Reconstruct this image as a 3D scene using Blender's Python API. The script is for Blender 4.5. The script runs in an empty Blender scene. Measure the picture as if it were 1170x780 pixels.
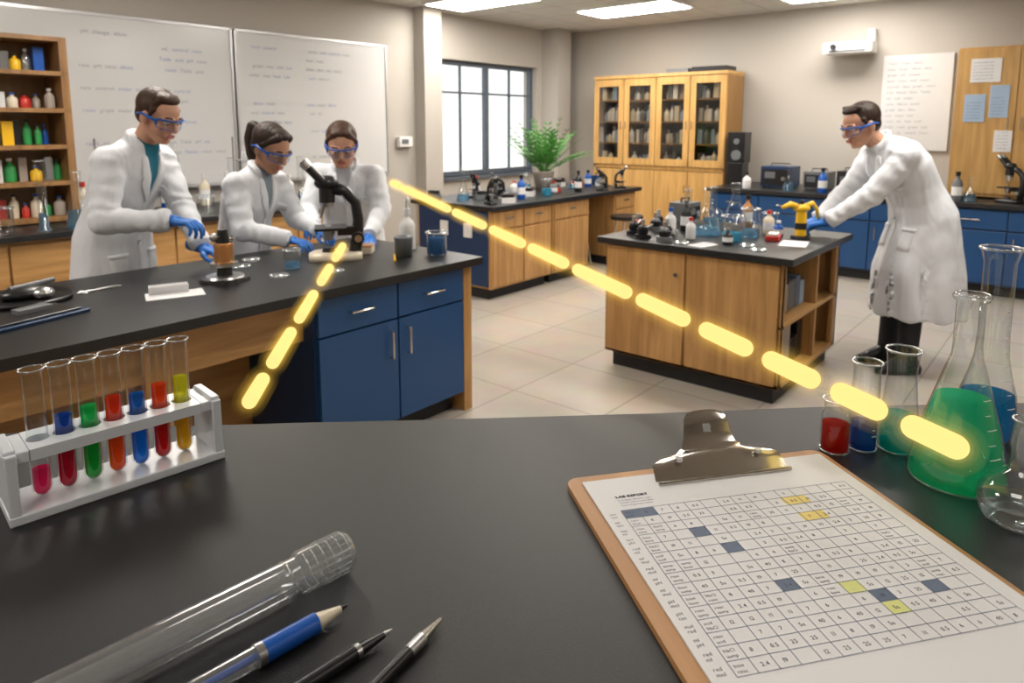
import bpy, bmesh, math, random
from mathutils import Vector, Matrix, noise
from mathutils.bvhtree import BVHTree
random.seed(7)
SC=bpy.context.scene
COL=SC.collection
rad=math.radians
try: SC.view_settings.view_transform='Standard'
except Exception: pass

# ---------------------------------------------------------------- materials
MATS={}
def _new(name):
    m=bpy.data.materials.new(name); m.use_nodes=True
    nt=m.node_tree; nt.nodes.clear()
    out=nt.nodes.new('ShaderNodeOutputMaterial')
    return m,nt,out
def pmat(name,col,rough=.5,metal=0,var=.06,scale=8,bump=0,bscale=60,spec=.5,coat=0,stretch=None,sss=0):
    if name in MATS: return MATS[name]
    m,nt,out=_new(name)
    b=nt.nodes.new('ShaderNodeBsdfPrincipled')
    tc=nt.nodes.new('ShaderNodeTexCoord'); mp=nt.nodes.new('ShaderNodeMapping')
    if stretch: mp.inputs['Scale'].default_value=stretch
    nt.links.new(tc.outputs['Object'],mp.inputs['Vector'])
    n=nt.nodes.new('ShaderNodeTexNoise'); n.inputs['Scale'].default_value=scale; n.inputs['Detail'].default_value=4
    nt.links.new(mp.outputs['Vector'],n.inputs['Vector'])
    r=nt.nodes.new('ShaderNodeMix'); r.data_type='RGBA'
    r.inputs['A'].default_value=(*[c*(1-var) for c in col],1)
    r.inputs['B'].default_value=(*[min(1,c*(1+var)) for c in col],1)
    nt.links.new(n.outputs['Fac'],r.inputs['Factor'])
    nt.links.new(r.outputs['Result'],b.inputs['Base Color'])
    b.inputs['Roughness'].default_value=rough; b.inputs['Metallic'].default_value=metal
    b.inputs['Specular IOR Level'].default_value=spec
    b.inputs['Coat Weight'].default_value=coat
    if sss:
        b.inputs['Subsurface Weight'].default_value=sss; b.inputs['Subsurface Scale'].default_value=.01
    if bump:
        n2=nt.nodes.new('ShaderNodeTexNoise'); n2.inputs['Scale'].default_value=bscale; n2.inputs['Detail'].default_value=3
        nt.links.new(mp.outputs['Vector'],n2.inputs['Vector'])
        bp=nt.nodes.new('ShaderNodeBump'); bp.inputs['Strength'].default_value=bump; bp.inputs['Distance'].default_value=.01
        nt.links.new(n2.outputs['Fac'],bp.inputs['Height']); nt.links.new(bp.outputs['Normal'],b.inputs['Normal'])
    nt.links.new(b.outputs[0],out.inputs[0])
    MATS[name]=m; return m
def rimfac(nt,lo,hi,p):
    lw=nt.nodes.new('ShaderNodeLayerWeight'); lw.inputs['Blend'].default_value=.5
    pw=nt.nodes.new('ShaderNodeMath'); pw.operation='POWER'; pw.inputs[1].default_value=p
    ml=nt.nodes.new('ShaderNodeMath'); ml.operation='MULTIPLY_ADD'; ml.inputs[1].default_value=hi; ml.inputs[2].default_value=lo
    nt.links.new(lw.outputs['Facing'],pw.inputs[0]); nt.links.new(pw.outputs[0],ml.inputs[0]); return ml.outputs[0]
def glass(name,tint=(.955,.975,.98),rough=.02,op=0,lo=.07,hi=.85,p=2.6):
    if name in MATS: return MATS[name]
    m,nt,out=_new(name)
    t=nt.nodes.new('ShaderNodeBsdfTransparent'); t.inputs[0].default_value=(*tint,1)
    g=nt.nodes.new('ShaderNodeBsdfGlossy'); g.inputs['Roughness'].default_value=rough
    mx=nt.nodes.new('ShaderNodeMixShader')
    nt.links.new(rimfac(nt,lo,hi,p),mx.inputs[0]); nt.links.new(t.outputs[0],mx.inputs[1]); nt.links.new(g.outputs[0],mx.inputs[2])
    last=mx
    if op:
        d=nt.nodes.new('ShaderNodeBsdfDiffuse'); d.inputs[0].default_value=(*tint,1)
        m2=nt.nodes.new('ShaderNodeMixShader'); m2.inputs[0].default_value=op
        nt.links.new(mx.outputs[0],m2.inputs[1]); nt.links.new(d.outputs[0],m2.inputs[2]); last=m2
    nt.links.new(last.outputs[0],out.inputs[0])
    MATS[name]=m; return m
def liquid(name,col,dens=.45):
    if name in MATS: return MATS[name]
    m,nt,out=_new(name)
    r=nt.nodes.new('ShaderNodeBsdfGlass'); r.inputs['Color'].default_value=(*[min(1,c**.5) for c in col],1); r.inputs['IOR'].default_value=1.2; r.inputs['Roughness'].default_value=.02
    t=nt.nodes.new('ShaderNodeBsdfTransparent'); t.inputs[0].default_value=(*[c**.5 for c in col],1)
    m0=nt.nodes.new('ShaderNodeMixShader'); m0.inputs[0].default_value=.55
    nt.links.new(r.outputs[0],m0.inputs[1]); nt.links.new(t.outputs[0],m0.inputs[2])
    d=nt.nodes.new('ShaderNodeBsdfDiffuse'); d.inputs[0].default_value=(*col,1)
    tl=nt.nodes.new('ShaderNodeBsdfTranslucent'); tl.inputs[0].default_value=(*col,1)
    a=nt.nodes.new('ShaderNodeMixShader'); a.inputs[0].default_value=.5; nt.links.new(d.outputs[0],a.inputs[1]); nt.links.new(tl.outputs[0],a.inputs[2])
    m1=nt.nodes.new('ShaderNodeMixShader'); m1.inputs[0].default_value=dens
    nt.links.new(m0.outputs[0],m1.inputs[1]); nt.links.new(a.outputs[0],m1.inputs[2])
    nt.links.new(m1.outputs[0],out.inputs[0]); MATS[name]=m; return m
def emis(name,col,s):
    if name in MATS: return MATS[name]
    m,nt,out=_new(name)
    e=nt.nodes.new('ShaderNodeEmission'); e.inputs[0].default_value=(*col,1); e.inputs[1].default_value=s
    nt.links.new(e.outputs[0],out.inputs[0]); MATS[name]=m; return m
def wood(name,c1,c2,axis='z',rough=.4):
    if name in MATS: return MATS[name]
    m,nt,out=_new(name)
    b=nt.nodes.new('ShaderNodeBsdfPrincipled'); b.inputs['Roughness'].default_value=rough
    tc=nt.nodes.new('ShaderNodeTexCoord'); mp=nt.nodes.new('ShaderNodeMapping')
    mp.inputs['Scale'].default_value={'z':(14,14,1.2),'x':(1.2,14,14),'y':(14,1.2,14)}[axis]
    n=nt.nodes.new('ShaderNodeTexNoise'); n.inputs['Scale'].default_value=1.6; n.inputs['Detail'].default_value=8; n.inputs['Distortion'].default_value=.6
    cr=nt.nodes.new('ShaderNodeValToRGB'); cr.color_ramp.elements[0].position=.3; cr.color_ramp.elements[1].position=.72
    cr.color_ramp.elements[0].color=(*c1,1); cr.color_ramp.elements[1].color=(*c2,1)
    nt.links.new(tc.outputs['Object'],mp.inputs[0]); nt.links.new(mp.outputs[0],n.inputs[0]); nt.links.new(n.outputs['Fac'],cr.inputs[0])
    nt.links.new(cr.outputs[0],b.inputs['Base Color']); nt.links.new(b.outputs[0],out.inputs[0]); MATS[name]=m; return m
def tilemat(name,c1,c2,grout,w,h,rough,off=0,mortar=.006,scale=1):
    m,nt,out=_new(name)
    b=nt.nodes.new('ShaderNodeBsdfPrincipled'); b.inputs['Roughness'].default_value=rough
    tc=nt.nodes.new('ShaderNodeTexCoord')
    br=nt.nodes.new('ShaderNodeTexBrick'); br.offset=off; br.inputs['Scale'].default_value=scale
    br.inputs['Color1'].default_value=(*c1,1); br.inputs['Color2'].default_value=(*c2,1); br.inputs['Mortar'].default_value=(*grout,1)
    br.inputs['Mortar Size'].default_value=mortar; br.inputs['Brick Width'].default_value=w; br.inputs['Row Height'].default_value=h
    n=nt.nodes.new('ShaderNodeTexNoise'); n.inputs['Scale'].default_value=5; n.inputs['Detail'].default_value=8
    mx=nt.nodes.new('ShaderNodeMix'); mx.data_type='RGBA'; mx.blend_type='MULTIPLY'; mx.inputs['Factor'].default_value=.22
    nt.links.new(tc.outputs['Object'],br.inputs[0]); nt.links.new(tc.outputs['Object'],n.inputs[0])
    nt.links.new(br.outputs[0],mx.inputs['A']); nt.links.new(n.outputs['Color'],mx.inputs['B'])
    nt.links.new(mx.outputs['Result'],b.inputs['Base Color']); nt.links.new(b.outputs[0],out.inputs[0]); return m

WALL=pmat('wall_paint',(.43,.40,.36),.8,var=.03,scale=2)
CEIL=tilemat('ceiling_tiles',(.70,.68,.64),(.68,.66,.62),(.5,.49,.46),.6,.6,.9,mortar=.012)
FLOOR=tilemat('floor_tiles',(.53,.48,.42),(.49,.445,.39),(.35,.32,.28),.6,.6,.2,mortar=.005)
TRIM=pmat('trim_paint',(.12,.11,.10),.5)
BLACK=pmat('epoxy_black',(.010,.0105,.012),.33,var=.25,scale=220,bump=.1,bscale=900)
FBLACK=pmat('counter_black',(.0115,.0118,.013),.42,var=.6,scale=500,bump=.16,bscale=1100,spec=.42)
W1c,W2c=(.34,.175,.055),(.56,.32,.12)
WOODV=wood('oak_vertical',W1c,W2c,'z')
WOODX=wood('oak_horizontal',W1c,W2c,'x')
YEL=wood('honey_cabinet',(.43,.24,.07),(.62,.37,.13),'z')
YELD=wood('honey_dark',(.22,.11,.03),(.32,.17,.05),'z')
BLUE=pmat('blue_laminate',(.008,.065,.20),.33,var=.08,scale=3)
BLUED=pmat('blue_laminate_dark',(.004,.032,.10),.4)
DARK=pmat('dark_kick',(.009,.009,.011),.6)
CHROME=pmat('chrome',(.60,.56,.51),.18,1,var=.03)
STEEL=pmat('brushed_steel',(.5,.5,.5),.3,1)
PLB=pmat('black_plastic',(.010,.010,.012),.3)
PLG=pmat('grey_plastic',(.14,.15,.16),.4)
PLW=pmat('white_plastic',(.72,.72,.71),.35,var=.02)
CREAM=pmat('cream_enamel',(.70,.62,.48),.3,var=.02)
PAPER=pmat('paper_white',(.76,.76,.77),.75,var=.015)
PAPERB=pmat('paper_blue',(.36,.48,.64),.75)
INK=pmat('ink_dark',(.05,.06,.09),.7)
INKG=pmat('ink_grey',(.13,.17,.25),.7)
INKB=pmat('ink_blue',(.04,.10,.38),.7)
MRK1=pmat('marker_grey',(.26,.28,.34),.7)
MRK2=pmat('marker_blue',(.20,.26,.48),.7)
HIY=pmat('highlighter_yellow',(.85,.68,.22),.7)
HIG=pmat('highlighter_green',(.72,.75,.28),.7)
BOARD=wood('hardboard',(.36,.17,.06),(.56,.30,.12),'y',.5)
WBOARD=pmat('whiteboard_enamel',(.60,.60,.60),.22,var=.02)
ALU=pmat('aluminium',(.55,.55,.56),.35,.8)
RED=pmat('red_plastic',(.5,.03,.02),.35)
YPL=pmat('yellow_plastic',(.85,.50,.01),.35)
BPL=pmat('blue_plastic',(.008,.09,.42),.3)
GPL=pmat('green_plastic',(.03,.3,.08),.35)
COPPER=pmat('copper',(.6,.3,.12),.3,.8)
TERRA=pmat('pot_grey',(.35,.30,.26),.6)
LEAF=pmat('leaf_green',(.07,.25,.04),.45,var=.5,scale=14)
SOIL=pmat('soil',(.04,.025,.015),.9)
GL=glass('clear_glass'); GLR=glass('rim_glass',(.88,.93,.95),.05,op=.10,lo=.18,hi=.8,p=1.3)
PLCLR=glass('clear_plastic',(.93,.945,.955),.08,op=.07,lo=.12,hi=.85,p=1.8)
WINGL=glass('window_glass',(.95,.97,.98),lo=.03,hi=.4,p=5)
CABGL=glass('cabinet_glass',(.80,.78,.74),lo=.05,hi=.4,p=4)
LENS=glass('goggle_lens',(.95,.98,1.0),.03,op=.02,lo=.05,hi=.35,p=3)
TROF=emis('light_panel',(1,.935,.85),28)
TROD=emis('light_panel_dim',(1,.935,.85),10)

# ---------------------------------------------------------------- mesh builder
class Mb:
    def __init__(s): s.v=[];s.f=[];s.m=[];s.sm=[];s.ml=[]
    def mi(s,mat):
        if mat not in s.ml: s.ml.append(mat)
        return s.ml.index(mat)
    def add(s,vs,fs,mat,sm=False,M=None):
        o=len(s.v); k=s.mi(mat)
        for v in vs:
            v=Vector(v); s.v.append(M@v if M else v)
        for f in fs: s.f.append([i+o for i in f]); s.m.append(k); s.sm.append(sm)
    def box(s,c,d,mat,rz=0,M=None,rot=None):
        x,y,z=d[0]/2,d[1]/2,d[2]/2
        R=rot if rot else Matrix.Rotation(rz,3,'Z')
        vs=[R@Vector((a*x,b*y,e*z))+Vector(c) for a in(-1,1) for b in(-1,1) for e in(-1,1)]
        s.add(vs,[(0,1,3,2),(4,6,7,5),(0,4,5,1),(2,3,7,6),(0,2,6,4),(1,5,7,3)],mat,False,M)
    def bx(s,x0,x1,y0,y1,z0,z1,mat,M=None):
        s.box(((x0+x1)/2,(y0+y1)/2,(z0+z1)/2),(abs(x1-x0),abs(y1-y0),abs(z1-z0)),mat,M=M)
    def cyl(s,p0,p1,r0,r1,mat,n=20,caps=True,M=None,sm=True):
        p0=Vector(p0);p1=Vector(p1);d=(p1-p0).normalized()
        a=d.orthogonal().normalized();b=d.cross(a)
        vs=[];
        for p,r in((p0,r0),(p1,r1)):
            for i in range(n):
                t=2*math.pi*i/n; vs.append(p+a*math.cos(t)*r+b*math.sin(t)*r)
        s.add(vs,[(i,(i+1)%n,n+(i+1)%n,n+i) for i in range(n)],mat,sm,M)
        if caps:
            s.add(vs[:n],[tuple(range(n))[::-1]],mat,False,M); s.add(vs[n:],[tuple(range(n))],mat,False,M)
    def lathe(s,prof,c,mat,n=32,M=None,sm=True):
        c=Vector(c);vs=[];fs=[]
        for r,z in prof:
            for i in range(n):
                t=2*math.pi*i/n; vs.append(c+Vector((math.cos(t)*max(r,1e-5),math.sin(t)*max(r,1e-5),z)))
        for k in range(len(prof)-1):
            for i in range(n):
                j=(i+1)%n; fs.append((k*n+i,k*n+j,(k+1)*n+j,(k+1)*n+i))
        s.add(vs,fs,mat,sm,M)
    def ell(s,c,r,mat,M=None,rot=None,n=20,k=12):
        if not hasattr(r,'__len__'): r=(r,r,r)
        R=rot if rot else Matrix.Identity(3)
        c=Vector(c);vs=[];fs=[]
        for a in range(k+1):
            ph=math.pi*a/k
            for i in range(n):
                t=2*math.pi*i/n
                vs.append(c+R@Vector((r[0]*max(math.sin(ph),1e-4)*math.cos(t),r[1]*max(math.sin(ph),1e-4)*math.sin(t),-r[2]*math.cos(ph))))
        for a in range(k):
            for i in range(n):
                j=(i+1)%n; fs.append((a*n+i,a*n+j,(a+1)*n+j,(a+1)*n+i))
        fs.append(tuple(range(n))[::-1]); fs.append(tuple(range(k*n,k*n+n)))
        s.add(vs,fs,mat,True,M)
    def cap(s,p0,p1,r0,r1,mat,M=None,n=14):
        s.cyl(p0,p1,r0,r1,mat,n,True,M); s.ell(p0,r0*.999,mat,M,n=n,k=8); s.ell(p1,r1*.999,mat,M,n=n,k=8)
    def tube(s,pts,r,mat,n=8,M=None,closed=False):
        pts=[Vector(p) for p in pts]; N=len(pts); vs=[];fs=[]
        up=None
        for i,p in enumerate(pts):
            if closed: d=(pts[(i+1)%N]-pts[i-1]).normalized()
            else: d=(pts[min(i+1,N-1)]-pts[max(i-1,0)]).normalized()
            a=(up-d*up.dot(d)).normalized() if up is not None and (up-d*up.dot(d)).length>1e-4 else d.orthogonal().normalized()
            up=a;b=d.cross(a); rr=r[i] if hasattr(r,'__len__') else r
            for k in range(n):
                t=2*math.pi*k/n; vs.append(p+a*math.cos(t)*rr+b*math.sin(t)*rr)
        for i in range(N if closed else N-1):
            for k in range(n):
                k2=(k+1)%n;i2=(i+1)%N; fs.append((i*n+k,i*n+k2,i2*n+k2,i2*n+k))
        if not closed: fs.append(tuple(range(n))[::-1]); fs.append(tuple(range((N-1)*n,N*n)))
        s.add(vs,fs,mat,True,M)
    def loft(s,secs,mat,n=28,M=None,p=2.0):
        vs=[];fs=[]
        for c,hw,hd,xd,yd in secs:
            for i in range(n):
                t=2*math.pi*i/n; ct=math.cos(t);st=math.sin(t)
                vs.append(Vector(c)+Vector(xd)*hw*math.copysign(abs(ct)**(2/p),ct)+Vector(yd)*hd*math.copysign(abs(st)**(2/p),st))
        for k in range(len(secs)-1):
            for i in range(n):
                j=(i+1)%n; fs.append((k*n+i,k*n+j,(k+1)*n+j,(k+1)*n+i))
        fs.append(tuple(range(n))[::-1]); fs.append(tuple(range((len(secs)-1)*n,len(secs)*n)))
        s.add(vs,fs,mat,True,M)
    def mesh(s,name,off=None):
        me=bpy.data.meshes.new(name)
        me.from_pydata([v-off if off else v for v in s.v],[],s.f)
        for m in s.ml: me.materials.append(m)
        me.polygons.foreach_set('material_index',s.m); me.polygons.foreach_set('use_smooth',s.sm)
        me.update(); return me
    def build(s,name,loc=None,rz=0,bevel=0,parent=None,fixn=True):
        off=None
        if loc is None:
            xs=[v.x for v in s.v];ys=[v.y for v in s.v];zs=[v.z for v in s.v]
            off=Vector(((min(xs)+max(xs))/2,(min(ys)+max(ys))/2,min(zs))); loc=off
        me=s.mesh(name,off)
        if fixn:
            bm=bmesh.new(); bm.from_mesh(me); bmesh.ops.recalc_face_normals(bm,faces=bm.faces); bm.to_mesh(me); bm.free()
        o=bpy.data.objects.new(name,me); COL.objects.link(o); o.location=loc; o.rotation_euler=(0,0,rz)
        if parent: o.parent=parent
        if bevel:
            b=o.modifiers.new('bevel','BEVEL'); b.width=bevel; b.segments=2; b.limit_method='ANGLE'; b.angle_limit=rad(40)
        return o
def remeshed(mb,name,voxel,it,mat,parent=None,fac=.5):
    me=mb.mesh(name+'_src'); o=bpy.data.objects.new(name+'_src',me); COL.objects.link(o)
    m=o.modifiers.new('r','REMESH'); m.mode='VOXEL'; m.voxel_size=voxel; m.use_smooth_shade=True
    if it:
        sm=o.modifiers.new('s','SMOOTH'); sm.factor=fac; sm.iterations=it
    dg=bpy.context.evaluated_depsgraph_get()
    nm=bpy.data.meshes.new_from_object(o.evaluated_get(dg)); nm.name=name
    bpy.data.objects.remove(o)
    nm.materials.clear(); nm.materials.append(mat)
    nm.polygons.foreach_set('material_index',[0]*len(nm.polygons)); nm.polygons.foreach_set('use_smooth',[True]*len(nm.polygons))
    ob=bpy.data.objects.new(name,nm); COL.objects.link(ob)
    if parent: ob.parent=parent
    return ob
GLY={}
def glyph(ch):
    if ch in GLY: return GLY[ch]
    cu=bpy.data.curves.new('g','FONT'); cu.body=ch; cu.resolution_u=2; o=bpy.data.objects.new('g',cu); COL.objects.link(o)
    dg=bpy.context.evaluated_depsgraph_get(); me=bpy.data.meshes.new_from_object(o.evaluated_get(dg))
    vs=[v.co.copy() for v in me.vertices]; fs=[tuple(p.vertices) for p in me.polygons]
    w=max([v.x for v in vs] or [.3])+.06
    bpy.data.objects.remove(o); GLY[ch]=(vs,fs,w); return GLY[ch]
for ch in '0123456789ABCDEFGHIKLMNOPRSTabcdefghiklmnoprstu.+-=': glyph(ch)
def text(mb,s_,O,U,V,N,size,mat,bold=0):
    x=0; O=Vector(O);U=Vector(U);V=Vector(V);N=Vector(N)
    for ch in s_:
        if ch==' ': x+=.3*size; continue
        vs,fs,w=glyph(ch)
        mb.add([O+U*(x+v.x*size)+V*(v.y*size)+N*.0003 for v in vs],fs,mat)
        x+=w*size
    return x
WORDS=['pH','data','acid','base','sample','heat','Table','dilute','react','mL','react','Notes','graph','Lab','ratio','molar','control','rate','change','test']

# ================================================================ people
SKIN=pmat('skin',(.56,.30,.20),.5,var=.05,scale=20,sss=.12)
SKIN2=pmat('skin_tan',(.48,.25,.155),.5,var=.05,scale=20,sss=.12)
LIP=pmat('lips',(.42,.12,.10),.45)
HAIRM=pmat('hair_brown',(.050,.022,.011),.5,var=.6,scale=40,bump=.6,bscale=80,stretch=(1,1,.2),spec=.3)
HAIRD=pmat('hair_dark',(.026,.013,.008),.5,var=.6,scale=40,bump=.6,bscale=80,stretch=(1,1,.2),spec=.3)
GLOVE=pmat('nitrile_glove',(.012,.15,.55),.4,var=.12,scale=30,bump=.15,bscale=90)
TROU=pmat('trousers',(.010,.011,.015),.8)
EYEW=pmat('eye_white',(.8,.8,.8),.2); EYED=pmat('eye_iris',(.03,.018,.01),.15)
def coatmat(name,shirt):
    m,nt,out=_new(name)
    b=nt.nodes.new('ShaderNodeBsdfPrincipled'); b.inputs['Roughness'].default_value=.85
    at=nt.nodes.new('ShaderNodeAttribute'); at.attribute_name='vneck'
    gt=nt.nodes.new('ShaderNodeMath'); gt.operation='GREATER_THAN'; gt.inputs[1].default_value=0
    mx=nt.nodes.new('ShaderNodeMix'); mx.data_type='RGBA'; mx.inputs['A'].default_value=(.70,.725,.77,1); mx.inputs['B'].default_value=(*shirt,1)
    nt.links.new(at.outputs['Fac'],gt.inputs[0]); nt.links.new(gt.outputs[0],mx.inputs['Factor']); nt.links.new(mx.outputs['Result'],b.inputs['Base Color'])
    tc=nt.nodes.new('ShaderNodeTexCoord'); n=nt.nodes.new('ShaderNodeTexNoise'); n.inputs['Scale'].default_value=6; n.inputs['Detail'].default_value=1.5; n.inputs['Distortion'].default_value=1.2
    mp=nt.nodes.new('ShaderNodeMapping'); mp.inputs['Scale'].default_value=(1,1,.45)
    bp=nt.nodes.new('ShaderNodeBump'); bp.inputs['Strength'].default_value=.7; bp.inputs['Distance'].default_value=.035
    nt.links.new(tc.outputs['Object'],mp.inputs[0]); nt.links.new(mp.outputs[0],n.inputs[0]); nt.links.new(n.outputs['Fac'],bp.inputs['Height']); nt.links.new(bp.outputs[0],b.inputs['Normal'])
    nt.links.new(b.outputs[0],out.inputs[0]); return m
COATP=pmat('coat_trim',(.74,.765,.81),.85,var=.02)

def hand(wr,dr,up,side,s,curl,parent,name,spread=1.0):
    y=Vector(dr).normalized(); z=(Vector(up)-y*Vector(up).dot(y)).normalized(); x=y.cross(z)
    M=Matrix((( x.x,y.x,z.x,wr[0]),(x.y,y.y,z.y,wr[1]),(x.z,y.z,z.z,wr[2]),(0,0,0,1)))@Matrix.Scale(s,4)
    m=Mb(); t=-side
    m.cap((0,-.07,0),(0,.012,0),.029,.026,GLOVE,M)
    xs=[t*.031,t*.0105,-t*.0105,-t*.030]; ln=[.070,.080,.074,.058]
    for i in range(4):
        k0=Vector((xs[i]*.55,.01,0)); k1=Vector((xs[i],.085-(abs(i-1)*.004),0)); m.cap(k0,k1,.0150,.0118,GLOVE,M)
        p=k1; ang=0; d=Vector((xs[i]*1.8*spread,1,0)).normalized()
        for j,(fr,rr) in enumerate(((.45,.0092),(.31,.0084),(.24,.0074))):
            ang+=curl*(1,1.15,.8)[j]*(1+.12*i)
            dd=Vector((d.x*math.cos(ang),d.y*math.cos(ang),-math.sin(ang)))
            q=p+dd*ln[i]*fr; m.cap(p,q,(.0100,.0092,.0084)[j],rr,GLOVE,M,n=10); p=q
    m.ell((0,.045,-.004),(.036,.042,.014),GLOVE,M)
    a=Vector((t*.020,.022,-.004)); b=Vector((t*.046,.050,-.016)); c=Vector((t*.052,.078,-.028)); e=Vector((t*.046,.100,-.036))
    m.cap(a,b,.0155,.0125,GLOVE,M); m.cap(b,c,.0122,.0105,GLOVE,M); m.cap(c,e,.0105,.0085,GLOVE,M)
    return remeshed(m,name,.0036*s,3,GLOVE,parent)

def ik(a,t,l1,l2,pole):
    d=t-a; L=d.length
    if L>(l1+l2)*.985: 
        print('REACH CLAMP',L,l1+l2); t=a+d.normalized()*(l1+l2)*.985; d=t-a; L=d.length
    x=(l1*l1-l2*l2+L*L)/(2*L); h=math.sqrt(max(l1*l1-x*x,1e-6)); u=d.normalized(); p=(pole-u*pole.dot(u)).normalized()
    return a+u*x+p*h,t

def person(name,loc,face,H,lean,heady,headp,wrR,wrL,hair,hairm,skin,shirt,female=False,curl=(.35,.35),hoff=0,elb=((.7,-.5,-1),(-.7,-.5,-1)),hdR=None,hdL=None,hipy=-.03,hsc=1.0,cd=1.0,hemz=.43,kw=None):
    s=H/1.75; e=bpy.data.objects.new(name,None); COL.objects.link(e); e.location=loc; rz=face-math.pi/2; e.rotation_euler=(0,0,rz)
    Ri=Matrix.Rotation(-rz,3,'Z')
    def loc_(w): return Ri@(Vector(w)-Vector(loc))
    k=kw or (.92 if female else 1.0)
    a=rad(lean); X=Vector((1,0,0))
    hip=Vector((0,hipy,.93*s))
    def ang(d): return a*min(1.15,max(0,.45+d*1.45))
    N=60; P=[hip.copy()]; 
    for i in range(N):
        t=ang(i*.01); P.append(P[-1]+Vector((0,math.sin(t),math.cos(t)))*.01*s)
    def frame(d):
        i=max(0,min(N,int(round(d*100)))); t=ang(d)
        return P[i],Vector((0,math.sin(t),math.cos(t))),Vector((0,math.cos(t),-math.sin(t)))
    cm=coatmat(name+'_coat',shirt)
    m=Mb()
    def T(x,y,d): 
        p,u_,f_=frame(d); return p+X*x*s+f_*y*s
    secs=[((0,hipy-.01,hemz*s),.235*s*k,.180*s*cd,X,(0,1,0)),((0,hipy-.01,.60*s),.222*s*k,.168*s*cd,X,(0,1,0)),((0,hipy-.005,.78*s),.205*s*k,.152*s*(cd*.6+.4),X,(0,1,0))]
    for d,hw,hd in((0,.190,.140),(.12,.170,.124),(.2,.170,.124),(.32,.188,.132),(.41,.188,.124),(.465,.148,.100),(.505,.085,.078),(.545,.064,.066)):
        if female and d in(.32,): hd+=.012
        secs.append((T(0,0,d),hw*s*k,hd*s*(1+(cd-1)*.35),X,frame(d)[2]))
    m.loft(secs,cm,p=2.3)
    wR=loc_(wrR); wL=loc_(wrL); ends=[]; arms=[]
    for sg,w,pole in((1,wR,elb[0]),(-1,wL,elb[1])):
        sh=T(sg*.168*k,0,.43); el,w2=ik(sh,w,.285*s,.255*s,Vector(pole))
        m.cap(T(sg*.09*k,0,.435),sh,.07*s,.072*s*k,cm); m.cap(sh,el,.072*s*k,.062*s*k,cm)
        fa=(w2-el).normalized(); m.cap(el,w2-fa*.02,.062*s*k,.046*s*k,cm); m.cyl(w2-fa*.05,w2+fa*.012,.046*s*k,.049*s*k,cm)
        ends.append((el,w2,fa)); arms+=[(sh,el),(el,w2)]
    coat=remeshed(m,'lab_coat',.010,4,cm,e)
    me=coat.data
    me.attributes.new('vneck','FLOAT','POINT'); vals=[]
    fr0=frame(.40)
    for v in me.vertices:
        co=v.co.copy(); n=v.normal
        nz=noise.noise(Vector((co.x*7,co.y*7,co.z*2.6)))*.013+noise.noise(Vector((co.x*15+5,co.y*15,co.z*9)))*.004
        best=9;par=0;near=0
        for (A_,B_) in arms:
            ab=B_-A_; t=max(0,min(1,(co-A_).dot(ab)/ab.length_squared)); dd=(A_+ab*t-co).length
            if dd<best: best=dd;par=t*ab.length;near=min(t,1-t)
        if best<.085*s: nz+=math.sin(par*80+noise.noise(co*7)*5)*.0036*(1-near)
        if co.z<.95*s: nz+=math.sin(math.atan2(co.y-hipy,co.x)*8+co.z*2)*.013*min(1,(.95*s-co.z)*2.5)
        v.co=co+n*nz
        q=co-fr0[0]; d=.40+q.dot(fr0[1])/s; y=q.dot(fr0[2])/s; vals.append(((d-.27)*.21-abs(q.x/s)) if y>.0 and d>.1 else -1)
    me.attributes['vneck'].data.foreach_set('value',vals); me.update()
    bv=BVHTree.FromPolygons([v.co for v in me.vertices],[p.vertices[:] for p in me.polygons])
    tm=Mb()
    def patch(grid,off=.006):
        nr_,nc_=len(grid),len(grid[0]); vs=[];bk=[]
        for row in grid:
            for (x,d) in row:
                dr=-frame(d)[2] if d>=0 else Vector((0,-1,0))
                base=(T(x,0,d) if d>=0 else hip+X*x*s+Vector((0,0,d*s)))
                o=base-dr*.23*s
                h,_,_,_=bv.ray_cast(o,dr); 
                if h is None: h=o+dr*(.12)*s
                vs.append(h-dr*off); bk.append(h+dr*.004)
        vs+=bk; N_=nr_*nc_; fs=[]
        for r in range(nr_-1):
            for c in range(nc_-1):
                q=(r*nc_+c,r*nc_+c+1,(r+1)*nc_+c+1,(r+1)*nc_+c); fs.append(q); fs.append(tuple(i+N_ for i in q))
        border=[c for c in range(nc_)]+[r*nc_+nc_-1 for r in range(1,nr_)]+[(nr_-1)*nc_+c for c in range(nc_-2,-1,-1)]+[r*nc_ for r in range(nr_-2,0,-1)]
        for i in range(len(border)): a_,b_=border[i],border[(i+1)%len(border)]; fs.append((a_,b_,b_+N_,a_+N_))
        tm.add(vs,fs,COATP,True)
    for sg in(-1,1):
        g=[]
        for i in range(12):
            t=i/11; d=.25+t*.25; xi=max((d-.27)*.21,0); w=(.056*math.sin(min(t*1.25,1)*math.pi/2)) if t<.62 else (.034+.016*math.cos((t-.62)*6))
            if .58<t<.66: w=.04
            g.append([(sg*(xi+w*c/4),d-(.01*c/4)) for c in range(5)])
        patch(g,.010)
        patch([[(sg*(.07+.085*c/4),-.06-.13*r/4) for c in range(5)] for r in range(5)],.005)
        patch([[(sg*(.068+.089*c/4),-.055-.02*r/2) for c in range(5)] for r in range(3)],.009)
    patch([[(-.10-.055*c/3,.33-.07*r/3) for c in range(4)] for r in range(4)],.005)
    patch([[(-.012+.024*c/2,.26-.7*r/24) for c in range(3)] for r in range(25)],.005)
    pts=[T(math.cos(t)*.072*k,math.sin(t)*.072-.004,.535-.03*max(0,math.sin(t))) for t in [rad(130+i*28) for i in range(11)]]
    tm.tube(pts,.014*s,COATP,8)
    tm.build('coat_trim',(0,0,0),parent=e)
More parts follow.
